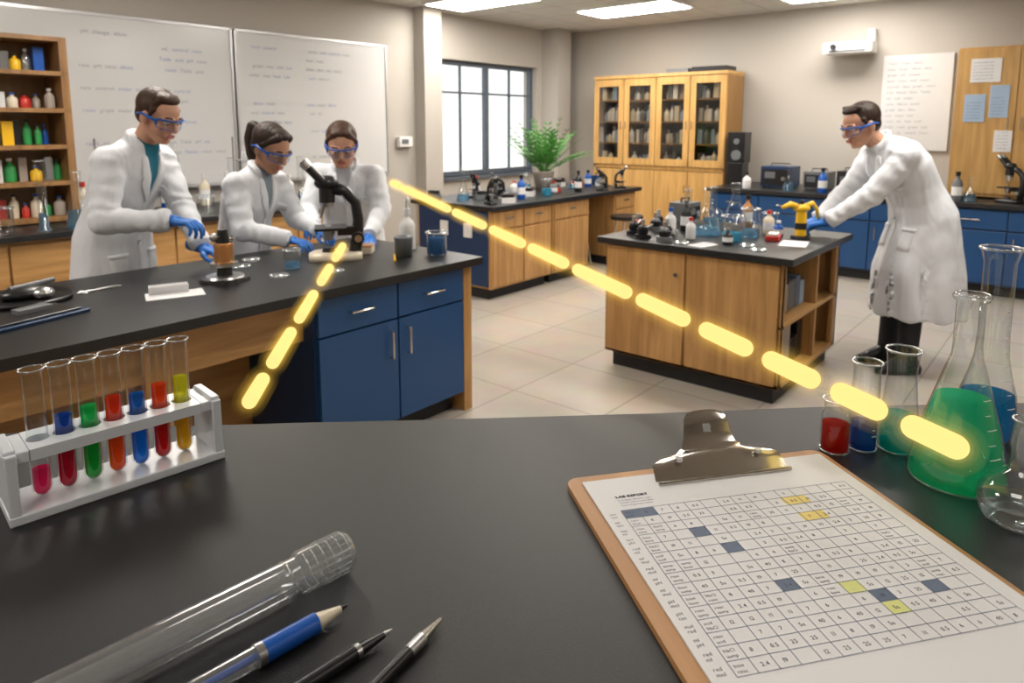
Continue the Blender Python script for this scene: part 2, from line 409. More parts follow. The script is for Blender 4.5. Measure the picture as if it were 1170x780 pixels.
    for i,(el,w2,fa) in enumerate(ends):
        hd=(hdR,hdL)[i]; dr=Ri@Vector(hd) if hd else (fa*.7+Vector((0,.5,-.15))).normalized()
        hand(w2+fa*.03,dr,(0,0,1),(1,-1)[i],s*(1.02 if female else 1.08),curl[i],e,('glove_right','glove_left')[i])
    m=Mb()
    for sg in(-1,1):
        h=hip+Vector((sg*.085*s,0,0)); kn=Vector((sg*.10*s,hipy*.5+.02,.49*s)); an=Vector((sg*.11*s,-.02,.10*s))
        m.cap(h,kn,.088*s,.066*s,TROU); m.cap(kn,an,.066*s,.056*s,TROU); m.cyl(an,an-Vector((0,0,.06*s)),.058*s,.062*s,TROU)
    remeshed(m,'trousers',.016,3,TROU,e)
    m=Mb()
    for sg in(-1,1):
        m.loft([((sg*.11*s,.03*s,.0),.045*s,.135*s,X,(0,1,0)),((sg*.11*s,.03*s,.03*s),.048*s,.14*s,X,(0,1,0)),((sg*.11*s,.0,.07*s),.040*s,.09*s,X,(0,1,0)),((sg*.11*s,-.02*s,.10*s),.036*s,.055*s,X,(0,1,0))],PLB,p=2.4)
    m.build('shoes',(0,0,0),parent=e)
    nb=T(0,.0,.50); u=frame(.5)[1]; ha=a*1.0+rad(headp*.4)
    hc=T(0,0,.545)+Vector((math.sin(rad(heady))*-.02,math.sin(ha)*.13*s+hoff,math.cos(ha)*.13*s))
    hs=s*(.98 if female else 1.0)*hsc
    Mh=Matrix.Translation(hc)@Matrix.Rotation(rad(heady),4,'Z')@Matrix.Rotation(rad(-headp),4,'X')@Matrix.Scale(hs,4)
    m=Mb()
    m.ell((0,-.012,.030),(.074,.096,.086),skin,Mh,n=32,k=20)
    m.ell((0,.018,-.035),(.056,.064,.074),skin,Mh,n=28,k=18)
    m.ell((0,.060,-.088),(.024,.024,.020),skin,Mh); 
    for sg in(-1,1):
        m.cap((sg*.052,-.005,-.045),(sg*.02,.055,-.088),.019,.019,skin,Mh)
        m.ell((sg*.038,.058,-.018),(.022,.022,.020),skin,Mh)
        m.ell((sg*.077,-.008,-.004),(.009,.020,.032),skin,Mh,rot=Matrix.Rotation(sg*.35,3,'Z'))
        m.cap((sg*.012,.084,.026),(sg*.048,.070,.026),.009,.008,skin,Mh)
        m.ell((sg*.011,.096,-.027),(.009,.010,.008),skin,Mh)
    m.cap((0,.080,.022),(0,.106,-.020),.008,.0115,skin,Mh)
    m.ell((0,.079,-.056),(.024,.014,.014),skin,Mh)
    hb=Mh@Vector((0,-.02,-.05)); m.cap(nb-u*.03,hb,.057*s*(.9 if female else 1),.053*s*(.88 if female else 1),skin)
    remeshed(m,'head',.0042,3,skin,e)
    m=Mb()
    m.cap((-.018,.0915,-.052),(.018,.0915,-.052),.0042,.0042,LIP,Mh,8); m.cap((-.014,.092,-.0595),(.014,.092,-.0595),.0050,.0050,LIP,Mh,8)
    for sg in(-1,1):
        m.ell((sg*.031,.071,.006),(.0135,.012,.0085),EYEW,Mh); m.ell((sg*.031,.0800,.003),(.0055,.004,.0055),EYED,Mh)
        m.tube([(sg*(.014+.034*t/5),.0865-.012*(t/5)**2,.0295+.004*math.sin(t/5*3)) for t in range(6)],.0036,hairm,6,M=Mh)
        m.tube([(sg*(.017+.028*t/5),.0845-.008*(t/5)**2,.0115+.004*math.sin(t/5*3)) for t in range(6)],.0028,hairm if female else skin,6,M=Mh)
    m.build('face_details',(0,0,0),parent=e)
    m=Mb(); A=[rad(-68+136*i/24) for i in range(25)]
    def gp(t,z): 
        notch=.010*math.exp(-(t/.16)**2)
        return (math.sin(t)*.079,math.cos(t)*.072+.030,z+(notch if z<0 else 0))
    vs=[];fs=[]
    zz=[-.022,-.006,.010,.025]
    for z in zz:
        for t in A: vs.append(gp(t,z*(1-.25*abs(t)/1.2)))
    n=len(A)
    for a_ in range(3):
        for i in range(n-1): fs.append((a_*n+i,a_*n+i+1,(a_+1)*n+i+1,(a_+1)*n+i))
    m.add(vs,fs,LENS,True,Mh)
    m.tube([vs[3*n+i] for i in range(n)],.0042,BPL,8,M=Mh); m.tube([vs[i] for i in range(n)],.0018,BPL,6,M=Mh)
    for sg in(-1,1):
        p=Vector(gp(sg*A[-1],.008)); m.tube([p+Vector((0,0,.012)),p+Vector((0,0,-.018))],.0045,BPL,8,M=Mh)
        m.tube([p,(sg*.084,.02,.010),(sg*.086,-.02,.010),(sg*.082,-.05,-.004)],[.0072,.007,.0060,.004],BPL,8,M=Mh)
    m.build('safety_goggles',(0,0,0),parent=e,fixn=False)
    m=Mb()
    m.ell((0,-.030,.044),(.083,.094,.084),hairm,Mh,n=28,k=18); m.ell((0,-.058,.000),(.068,.052,.066),hairm,Mh)
    if hair=='short':
        for i in range(20):
            t=random.uniform(-1.1,1.1); z=random.uniform(.075,.108); p=Vector((math.sin(t)*.055,math.cos(t)*.036-.01,z)); q=p+Vector((.010+random.uniform(-.008,.008),random.uniform(.004,.014),random.uniform(-.002,.010)))
            m.cap(p,q,.017,.010,hairm,Mh,8)
        m.ell((.004,.018,.098),(.058,.048,.026),hairm,Mh)
        for sg in(-1,1): m.cap((sg*.074,.022,.045),(sg*.0745,.012,.012),.011,.006,hairm,Mh)
    else:
        for sg in(-1,1):
            m.cap((sg*.035,.046,.088),(sg*.074,.005,.03),.022,.014,hairm,Mh); m.cap((sg*.074,.012,.035),(sg*.070,-.03,-.01),.013,.018,hairm,Mh)
        m.ell((0,.014,.095),(.055,.055,.028),hairm,Mh)
        if hair=='pony':
            dn=Vector((0,math.sin(rad(headp)),-math.cos(rad(headp)))); b0=Vector((0,-.115,.045)); b1=Vector((0,-.155,.040)); b2=b1+dn*.07+Vector((0,-.02,0)); b3=b2+dn*.08; b4=b3+dn*.07
            m.cap(b0,b1,.022,.030,hairm,Mh); m.cap(b1,b2,.031,.036,hairm,Mh); m.cap(b2,b3,.036,.028,hairm,Mh); m.cap(b3,b4,.028,.010,hairm,Mh)
        else: m.ell((0,-.120,.03),(.042,.034,.042),hairm,Mh)
    remeshed(m,'hair',.005,3,hairm,e)
    return e
FY=-math.pi/2
person('student_man',(1.41,3.80,0),FY+.50,1.82,29,-6,26,(1.44,3.36,1.10),(1.64,3.42,.93),'short',HAIRM,SKIN,(.01,.15,.22),hdR=(.55,-.8,-.1),hdL=(.3,-1,-.15),curl=(.5,.4),hsc=1.05,hipy=-.06,kw=1.04)
person('student_woman',(2.06,3.76,0),FY+.34,1.60,24,-5,30,(2.08,3.36,.93),(2.32,3.42,.94),'pony',HAIRD,SKIN2,(.20,.25,.30),True,hdR=(.2,-1,-.1),hdL=(-.1,-1,-.1),hsc=1.26,kw=1.08)
person('student_woman',(2.80,3.74,0),FY-.85,1.62,27,10,26,(2.38,3.55,.95),(2.60,3.30,.90),'bun',HAIRM,SKIN,(.5,.52,.55),True,hdR=(-.7,-.6,0),hdL=(-.5,-.8,-.12),hsc=1.26,cd=1.15,kw=1.14)
person('lab_technician_man',(4.89,.88,0),math.atan2(.766,-.643),1.85,41,10,22,(4.65,1.32,.96),(4.53,1.24,.95),'short',HAIRD,SKIN,(.5,.52,.55),curl=(.55,.5),hipy=-.11,hdR=(-.6,.7,-.2),hdL=(-.3,.9,-.25),hsc=1.07,cd=1.38,hemz=.34,kw=1.06)

# ---------------------------------------------------------------- room
X0,X1,Y0,Y1,ZC=-2.6,8.6,-3.6,6.2,2.9
def room(name,b,mat):
    m=Mb(); m.bx(*b,mat); return m.build(name)
room('floor',(X0-.15,X1+.15,Y0-.15,Y1+.15,-.1,0),FLOOR)
room('ceiling',(X0-.15,X1+.15,Y0-.15,Y1+.15,ZC,ZC+.1),CEIL)
room('wall_right',(X1,X1+.15,Y0-.15,Y1+.15,0,ZC),WALL)
room('wall_back',(X0-.15,X0,Y0-.15,Y1+.15,0,ZC),WALL)
room('wall_near',(X0,X1,Y0-.15,Y0,0,ZC),WALL)
WX0,WX1,WZ0,WZ1=6.0,7.95,.9,2.36
m=Mb()
m.bx(X0,WX0,Y1,Y1+.25,0,ZC,WALL); m.bx(WX1,X1,Y1,Y1+.25,0,ZC,WALL)
m.bx(WX0,WX1,Y1,Y1+.25,0,WZ0,WALL); m.bx(WX0,WX1,Y1,Y1+.25,WZ1,ZC,WALL)
m.build('wall_left')
m=Mb(); m.bx(5.6,5.88,6.02,6.2,0,ZC,WALL); m.build('trim_1')
m=Mb(); m.bx(8.05,8.35,5.9,6.2,0,ZC,WALL); m.build('trim_2')
FR=pmat('window_frame',(.08,.10,.13),.4)
m=Mb()
yw=Y1+.12
for a,b in((WX0,WX0+.06),(WX1-.06,WX1),((WX0+WX1)/2-.035,(WX0+WX1)/2+.035)): m.bx(a,b,yw-.03,yw+.03,WZ0,WZ1,FR)
for a,b in((WZ0,WZ0+.06),(WZ1-.06,WZ1),(1.95,1.975)): m.bx(WX0,WX1,yw-.029,yw+.029,a,b,FR)
for fx in (.25,.75): 
    xx=WX0+(WX1-WX0)*fx; m.bx(xx-.008,xx+.008,yw-.02,yw+.02,WZ0,WZ1,FR)
m.bx(WX0,WX1,yw-.004,yw+.004,WZ0,WZ1,WINGL)
m.bx(WX0-.03,WX1+.03,Y1-.05,Y1+.1,WZ0-.04,WZ0,FR)
m.build('window_1')
for nm,b in (('baseboard_left',(X0,X1,Y1-.015,Y1,0,.1)),('baseboard_right',(X1-.015,X1,Y0,Y1-.02,0,.1))):
    m=Mb(); m.bx(*b,TRIM); m.build(nm)
for i,(x,y) in enumerate([(7.25,4.25),(5.75,5.25),(7.7,2.1),(4.6,3.2),(4.6,.6),(1.9,4.2),(1.9,1.4),(-.9,3.8),(-.9,.4),(1.9,-1.8),(5.2,-1.8)]):  # visible panels first; the later ones are unseen, added for illumination
    m=Mb(); m.bx(x-.32,x+.32,y-.62,y+.62,ZC-.025,ZC,PLW); m.bx(x-.28,x+.28,y-.58,y+.58,ZC-.032,ZC-.022,TROD if i>=8 or i==6 else TROF)
    m.build('ceiling_light')

def scribble(mb,O,U,V,N,u0,v0,w,h,mat,th=.004,step=None,gap=.16):
    O=Vector(O);U=Vector(U);V=Vector(V);N=Vector(N)
    st=step or h*.45; n=max(2,int(w/st)); pts=[]
    for i in range(n): pts.append((u0+i*st+random.uniform(-.2,.2)*st, v0+(h if i%2 else 0)*random.uniform(.3,1)))
    for a,b in zip(pts,pts[1:]):
        if random.random()<gap: continue
        d=Vector((b[0]-a[0],b[1]-a[1])); 
        if d.length<1e-6: continue
        q=Vector((-d.y,d.x)).normalized()*th/2
        Pq=[(a[0]+q.x,a[1]+q.y),(b[0]+q.x,b[1]+q.y),(b[0]-q.x,b[1]-q.y),(a[0]-q.x,a[1]-q.y)]
        mb.add([O+U*p[0]+V*p[1]+N*.001 for p in Pq],[(0,1,2,3)],mat)

YB=Y1-.012
for (a,b) in ((-.55,3.33),(3.37,5.15)):
    m=Mb(); m.bx(a,b,YB-.02,YB,1.02,2.42,WBOARD)
    for z in(1.02,2.42): m.bx(a,b,YB-.03,YB,z-.012,z+.012,ALU)
    for x in(a,b): m.bx(x-.010,x+.010,YB-.03,YB,1.02,2.42,ALU)
    m.bx(a,b,YB-.06,YB-.02,1.0,1.015,ALU)
    O=Vector((a,YB-.022,1.02))
    for c in range(int((b-a)/.62)):
        for rI in range(13):
            if random.random()<.35: continue
            u0=.12+c*.62+random.uniform(0,.05); v0=1.25-rI*.088; end=u0+random.uniform(.12,.46)
            while u0<end:
                u0+=text(m,random.choice(WORDS),O+Vector((u0,0,v0)),(1,0,0),(0.12,0,1),(0,-1,0),.044,random.choice([MRK1,MRK2,MRK1]))+.03
    m.build('whiteboard')
m=Mb(); m.bx(X1-.03,X1-.01,1.2,1.86,1.28,2.3,WBOARD); 
for rI in range(14):
    u0=.05
    while u0<random.uniform(.3,.5): u0+=text(m,random.choice(WORDS),(X1-.032,1.86-u0,2.2-rI*.062),(0,-1,0),(0,0,1),(-1,0,0),.038,MRK1)+.03
m.build('wall_chart')
m=Mb(); m.bx(8.25,8.5,1.92,2.42,2.33,2.45,PLW); m.bx(8.4,8.59,2.12,2.2,2.36,2.42,PLG); m.bx(8.24,8.26,1.98,2.36,2.345,2.37,PLG)
m.bx(8.5,8.59,1.95,2.03,2.42,2.6,PLW); m.cyl((8.24,2.3,2.4),(8.2,2.3,2.4),.03,.03,PLB); m.build('wall_projector',bevel=.01)
m=Mb(); m.bx(5.3,5.5,6.13,6.19,1.3,1.42,PLW); m.bx(5.33,5.43,6.12,6.13,1.34,1.39,PLG); m.build('wall_thermostat',bevel=.006)

# ---------------------------------------------------------------- generic glassware
def prof_erlen(R,H,rn):
    return [(0,0),(R*.93,0),(R,.006),(R*.98,H*.06),(R*.80,H*.28),(rn*1.5,H*.58),(rn*1.05,H*.68),(rn,H*.74),(rn,H*.96),(rn*1.25,H*.975),(rn*1.3,H*.99),(rn*1.1,H)]
def interp_r(prof,z):
    for (r0,z0),(r1,z1) in zip(prof[1:],prof[2:]):
        if z0<=z<=z1 and z1>z0: return r0+(r1-r0)*(z-z0)/(z1-z0)
    return prof[-1][0]
def vessel(name,prof,loc,liq=None,level=0,marks=0,rz=0,n=32,gm=None,liq2=None,level2=0):
    m=Mb(); m.lathe(prof,(0,0,0),gm or GL,n)
    top=prof[-1]; 
    m.tube([(math.cos(2*math.pi*i/n)*top[0]*1.03,math.sin(2*math.pi*i/n)*top[0]*1.03,top[1]) for i in range(n)],top[0]*.08,GLR,6,closed=True)
    Rb=prof[1][0]; m.tube([(math.cos(2*math.pi*i/n)*Rb,math.sin(2*math.pi*i/n)*Rb,.0018) for i in range(n)],.0015,GLR,6,closed=True)
    def liqd(z0,z1,mat):
        lp=[(0,z0)]; zs=[z for r,z in prof if z0<z<z1]; 
        steps=sorted(set([z0+.0005]+zs+[z1]))
        for z in steps: lp.append((max(interp_r(prof,z)-.0018,.001),z))
        lp.append((0,z1)); m.lathe(lp,(0,0,0),mat,n)
    if liq: liqd(.002,level,liq)
    if liq2: liqd(level,level2,liq2)
    for i in range(marks):
        z=prof[-1][1]*(.2+.07*i); r=interp_r(prof,z)+.0004
        a0=-2.3; w=.35 if i%2==0 else .2
        m.tube([(math.cos(a0+w*k/6)*r,math.sin(a0+w*k/6)*r,z) for k in range(7)],.0006,PLW,4)
    return m.build(name,loc,rz,fixn=True)
def prof_beaker(R,H): return [(0,0),(R*.95,0),(R,.004),(R,H*.96),(R*1.05,H)]
def prof_cyl(R,H): return [(0,0),(R*1.5,0),(R*1.5,.008),(R,.014),(R,H*.97),(R*1.12,H)]
def prof_bottle(R,H): return [(0,0),(R*.95,0),(R,.006),(R,H*.6),(R*.8,H*.7),(R*.35,H*.78),(R*.35,H*.9),(R*.42,H*.92),(R*.42,H)]
def lq(n,c,d=.45): return liquid('liquid_'+n,c,d)
CY=lq('cyan',(.1,.5,.7)); bl=lq('paleblue',(.3,.55,.75),.2)
def bottle(name,loc,R,H,body,capm):
    m=Mb(); p=prof_bottle(R,H); m.lathe(p,(0,0,0),body,24); m.cyl((0,0,H*.88),(0,0,H*1.03),R*.46,R*.46,capm)
    m.cyl((0,0,H*.2),(0,0,H*.5),R*1.01,R*1.01,PAPER,24,False)
    return m.build(name,loc)

# ---------------------------------------------------------------- left bench
TZ=.85
m=Mb()
m.bx(-.9,2.70,2.47,3.54,.81,TZ,BLACK)
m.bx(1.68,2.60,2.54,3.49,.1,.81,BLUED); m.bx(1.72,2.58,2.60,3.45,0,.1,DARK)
m.bx(2.60,2.66,2.52,3.50,0,.81,WOODV)
for i in range(2):
    a=1.69+i*.455; b=a+.445
    m.bx(a,b,2.515,2.54,.63,.795,BLUE); m.bx(a,b,2.515,2.54,.115,.62,BLUE)
    xm=(a+b)/2
    m.tube([(xm-.06,2.515,.715),(xm-.06,2.488,.715),(xm+.06,2.488,.715),(xm+.06,2.515,.715)],.006,CHROME)
    xh=b-.05 if i==0 else a+.05
    m.tube([(xh,2.515,.44),(xh,2.488,.44),(xh,2.488,.57),(xh,2.515,.57)],.006,CHROME)
m.bx(-.85,1.68,2.62,2.66,.60,.81,WOODX); m.bx(-.85,1.68,3.1,3.14,0,.81,WOODX)
for x in (.1,1.0): m.bx(x,x+.09,2.60,2.70,0,.81,WOODV)
m.bx(-.9,-.84,2.55,3.5,0,.81,WOODV)
m.build('lab_bench',bevel=.004)

# ---------------------------------------------------------------- right island
m=Mb()
IX0,IX1,IY0,IY1=3.68,4.85,1.16,2.38
m.bx(IX0,IX1,IY0,IY1,.81,TZ,BLACK)
a,b,c,d=IX0+.05,IX1-.05,IY0+.06,IY1-.04
m.bx(a+.04,b-.04,c+.04,d-.04,0,.1,DARK)
m.bx(a,a+.03,c,d,.1,.81,WOODV); m.bx(a,b,d-.03,d,.1,.81,WOODV); m.bx(b-.03,b,c,d,.1,.81,WOODV); m.bx(a,b,c,d,.1,.13,WOODX)
for k in range(2):
    y0=c+.02+k*(d-c-.02)/2; m.bx(a-.018,a,y0,y0+(d-c-.04)/2-.006,.12,.80,WOODV)
m.cyl((a-.02,(c+d)/2+.06,.67),(a-.035,(c+d)/2+.06,.67),.012,.012,CHROME)
m.bx(a,b,c+.5,c+.53,.1,.81,YELD)
m.bx(a,b,c,c+.5,.44,.465,WOODX); m.bx(a,a+.05,c,c+.03,.1,.81,WOODV);m.bx(b-.08,b,c,c+.03,.1,.81,WOODV); m.bx((a+b)/2+.1,(a+b)/2+.13,c+.01,c+.5,.1,.81,WOODV)
for z in(.13,.467):
    x=a+.08
    while x<b-.2:
        w=random.uniform(.05,.16); h=random.uniform(.12,.27)
        m.bx(x,x+w,c+.08,c+.32,z,z+h,random.choice([PLG,INKG,TERRA,PLB,PAPERB,PLG])); x+=w+.01
m.build('lab_island',bevel=.004)

# ---------------------------------------------------------------- middle island
m=Mb()
m.bx(4.42,7.0,3.93,4.98,.81,TZ,BLACK)
for (u,v) in((4.47,5.35),(5.35+.02,6.0),(6.5,6.95)):
    m.bx(u,v,3.99,4.93,.1,.81,WOODV); m.bx(u+.03,v-.03,4.05,4.87,0,.1,DARK)
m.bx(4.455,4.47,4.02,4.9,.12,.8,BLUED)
for y in(4.2,4.5): m.bx(4.44,4.455,y,y+.1,.55,.68,PLW)
m.bx(6.0,6.5,4.8,4.83,.1,.81,YELD)
for x0,x1 in((4.49,4.9),(4.92,5.33),(5.39,5.98),(6.52,6.93)):
    m.bx(x0,x1,3.975,3.99,.12,.62,WOODV); m.bx(x0,x1,3.975,3.99,.64,.79,WOODV); m.bx((x0+x1)/2-.05,(x0+x1)/2+.05,3.96,3.972,.72,.735,CHROME)
m.build('lab_island',bevel=.004)
def stool(loc):
    m=Mb(); m.cyl((0,0,.58),(0,0,.62),.17,.17,PLB,28)
    for k in range(4):
        t=math.pi/4+k*math.pi/2; m.cyl((math.cos(t)*.1,math.sin(t)*.1,.58),(math.cos(t)*.2,math.sin(t)*.2,0),.011,.011,STEEL,10)
    m.tube([(math.cos(2*math.pi*i/24)*.165,math.sin(2*math.pi*i/24)*.165,.22) for i in range(24)],.008,STEEL,6,closed=True)
    m.build('lab_stool',loc)
stool((6.25,3.68,0)); stool((6.25,4.35,0))

# ---------------------------------------------------------------- left wall counter + shelf
m=Mb()
m.bx(-.9,3.95,5.2,6.15,.81,TZ,BLACK); m.bx(-.85,3.9,5.27,6.14,.1,.81,WOODX); m.bx(-.8,3.85,5.33,6.1,0,.1,DARK)
for i in range(9): m.bx(-.83+i*.525,-.83+i*.525+.51,5.25,5.27,.13,.78,WOODX)
m.build('wall_counter',bevel=.003)
def shelf_fill(m,x0,x1,y0,y1,z,h,axis='x',mats=None):
    mats=mats or [PLW,PLG,BPL,GPL,YPL,CREAM,RED,GLR,GLR,PLB,TERRA]
    p=x0 if axis=='x' else y0; e=x1 if axis=='x' else y1
    while p<e-.05:
        r=random.uniform(.022,.04); H=random.uniform(.45,.85)*h
        ctr=(p+r,(y0+y1)/2+random.uniform(-.04,.04)) if axis=='x' else ((x0+x1)/2+random.uniform(-.04,.04),p+r)
        mt=random.choice(mats)
        if random.random()<.6:
            m.lathe(prof_bottle(r,H),(ctr[0],ctr[1],z),mt,12); m.cyl((ctr[0],ctr[1],z+H*.9),(ctr[0],ctr[1],z+H*1.02),r*.45,r*.45,random.choice([PLB,PLW,BPL]),10)
        else: m.box((ctr[0],ctr[1],z+H/2),(r*1.8,r*1.8,H),mt)
        p+=2*r+.008
m=Mb(); sx0,sx1,sy0,sy1,sz0,sz1=.5,1.84,5.72,6.10,.855,2.17
SHW=wood('shelf_wood',(.20,.10,.035),(.36,.19,.07),'z')
m.bx(sx0,sx0+.03,sy0,sy1,sz0,sz1,SHW); m.bx(sx1-.05,sx1,sy0,sy1,sz0,sz1,SHW); m.bx(sx0,sx1,sy1-.02,sy1,sz0,sz1,YELD)
zs=[.86,1.12,1.38,1.64,1.90,2.14]
for z in zs: m.bx(sx0,sx1,sy0,sy1-.02,z,z+.03,SHW)
for z in zs[:-1]: shelf_fill(m,sx0+.05,sx1-.05,sy0+.05,sy1-.1,z+.03,.22)
m.build('bottle_shelf')
for i in range(19):
    x=-.3+i*.225; y=random.uniform(5.34,5.50)
    k=i%3; h=random.uniform(.24,.40)
    if k==0: vessel('erlenmeyer_flask',prof_erlen(.085,h,.024),(x,y,TZ),bl if i%2 else None,h*.3)
    elif k==1: vessel('beaker',prof_beaker(.065,h*.6),(x,y,TZ),None,0)
    else: vessel('graduated_cylinder',prof_cyl(.028,h+.08),(x,y,TZ),bl,h*.3)
for xx in (2.0,2.5,3.1):
    m=Mb(); m.bx(xx-.1,xx+.1,5.70,5.85,TZ,TZ+.02,PLG); m.cyl((xx,5.80,TZ),(xx,5.80,TZ+.6),.008,.008,STEEL); m.cyl((xx,5.80,TZ+.4),(xx,5.68,TZ+.4),.006,.006,STEEL)
    m.tube([(xx+math.cos(a*.3927)*.05,5.64+math.sin(a*.3927)*.05,TZ+.4) for a in range(16)],.005,STEEL,6,closed=True)
    m.lathe([(0,TZ+.37),(.03,TZ+.375),(.05,TZ+.41),(.04,TZ+.45),(.014,TZ+.48),(.014,TZ+.56)],(xx,5.64,0),GL,20); m.build('ring_stand')
for i in range(9): bottle('reagent_bottle',(1.95+i*.21+(.12 if i>3 else 0),5.98,TZ),.045,random.uniform(.18,.30),random.choice([PLW,CREAM,PLG,BPL]),random.choice([PLB,PLW,RED]))

# ---------------------------------------------------------------- tall cabinets right wall
m=Mb()
cx0,cx1,cy0,cy1,cz=8.06,8.56,3.42,5.3,2.2
INT=pmat('cabinet_interior',(.10,.075,.05),.6)
m.bx(cx0+.02,cx1,cy0,cy0+.03,0,cz,YEL); m.bx(cx0+.02,cx1,cy1-.03,cy1,0,cz,YEL); m.bx(cx1-.02,cx1,cy0,cy1,0,cz,INT)
m.bx(cx0,cx1,cy0-.01,cy1+.01,cz-.04,cz,YEL); m.bx(cx0+.02,cx1,cy0,cy1,.98,1.02,YEL)
m.bx(cx0+.02,cx1,cy0,cy1,0,.08,DARK); 
w=(cy1-cy0)/4
for i in range(4):
    y0=cy0+i*w+.005; y1=y0+w-.01
    m.bx(cx0,cx0+.02,y0,y1,.09,.97,YEL)
    for (p,q) in((y0,y0+.075),(y1-.075,y1)): m.bx(cx0,cx0+.02,p,q,1.03,cz-.05,YEL)
    for (p,q) in((1.03,1.12),(cz-.14,cz-.05)): m.bx(cx0,cx0+.0199,y0,y1,p,q,YEL)
    m.bx(cx0+.008,cx0+.012,y0+.07,y1-.07,1.11,cz-.13,CABGL)
    yh=y1-.03 if i%2==0 else y0+.03
    m.cyl((cx0-.02,yh,1.5),(cx0-.02,yh,1.6),.006,.006,CHROME); m.cyl((cx0-.02,yh,.7),(cx0-.02,yh,.8),.006,.006,CHROME)
    m.bx(cx0+.03,cx1,y0-.01,y0+.01,.1,cz-.05,YELD)
    for z in(1.02,1.30,1.58,1.86):
        m.bx(cx0+.04,cx1-.02,y0,y1,z,z+.02,YELD); shelf_fill(m,cx0+.05,cx0+.20,y0+.05,y1-.03,z+.02,.25,'y',[PLW,PLG,CREAM,PLW,PAPERB,TERRA])
m.build('storage_cabinet',bevel=.003)
m=Mb(); m.bx(8.2,8.5,3.5,3.95,2.2,2.27,PLB); m.bx(8.2,8.5,4.0,4.3,2.2,2.26,PLG); m.build('storage_box')
m=Mb()
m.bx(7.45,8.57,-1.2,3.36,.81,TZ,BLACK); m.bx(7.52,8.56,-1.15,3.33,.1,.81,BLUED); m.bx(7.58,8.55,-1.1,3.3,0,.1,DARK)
for i in range(8):
    y0=-1.14+i*.56; m.bx(7.50,7.52,y0,y0+.55,.12,.60,BLUE); m.bx(7.50,7.52,y0,y0+.55,.615,.79,BLUE)
    m.cyl((7.48,y0+.2,.70),(7.48,y0+.35,.70),.006,.006,CHROME); m.cyl((7.48,y0+.5,.42),(7.48,y0+.5,.55),.006,.006,CHROME)
m.build('wall_counter',bevel=.003)
m=Mb()
m.bx(7.97,8.57,-.9,1.08,.87,2.28,YEL)
for i in range(4):
    y0=-.89+i*.495; m.bx(7.95,7.97,y0,y0+.485,.9,2.26,YEL)
    yh=y0+.44 if i%2==0 else y0+.05; m.cyl((7.935,yh,1.5),(7.935,yh,1.62),.006,.006,CHROME)
for (y,z,w,h,mt) in((.97,1.95,.24,.22,PAPER),(1.0,1.58,.17,.26,PAPERB),(.80,1.62,.15,.30,PAPERB),(.42,1.85,.24,.26,PAPER),(.42,1.50,.18,.28,PAPERB),(.74,1.30,.14,.2,PAPER)):
    m.bx(7.944,7.949,y-w,y,z,z+h,mt)
    for k in range(6): scribble(m,(7.943,y,z),(0,-1,0),(0,0,1),(-1,0,0),.02,.03+k*.03,w*.7,.01,INKG,.002)
m.build('wall_cupboard',bevel=.003)
m=Mb(); m.bx(7.98,8.18,3.16,3.34,TZ,TZ+.26,PLB); m.bx(8.0,8.2,3.15,3.36,TZ+.26,TZ+.62,PLB); m.cyl((8.0,3.25,1.20),(7.99,3.25,1.20),.06,.06,PLG); m.cyl((8.0,3.25,1.36),(7.99,3.25,1.36),.035,.035,PLG); m.build('loudspeaker',bevel=.006)
def device(name,loc,rz,w,d,h,body,face=PLB):
    m=Mb(); m.bx(-w/2,w/2,-d/2,d/2,.012,h,body); m.bx(-w/2+.015,w/2-.015,-d/2-.006,-d/2,.03,h-.03,face)
    for sx in(-1,1):
        for sy in(-1,1): m.cyl((sx*(w/2-.03),sy*(d/2-.03),0),(sx*(w/2-.03),sy*(d/2-.03),.014),.014,.014,PLB,10)
    m.cyl((w*.25,-d/2-.006,h*.45),(w*.25,-d/2-.022,h*.45),.022,.020,STEEL,16); m.bx(-w*.36,-w*.02,-d/2-.009,-d/2-.005,h*.45,h*.75,PLG)
    m.tube([(-w*.3,0,h),(-w*.3,0,h+.03),(w*.3,0,h+.03),(w*.3,0,h)],.007,PLB,6)
    return m.build(name,loc,rz,bevel=.006)
device('power_supply',(8.0,2.72,TZ),rad(-90),.34,.30,.24,BLUED)
device('centrifuge',(7.95,2.28,TZ),rad(-90),.26,.26,.20,PLG)
device('oscilloscope',(7.95,1.95,TZ),rad(-90),.24,.26,.22,PLB)

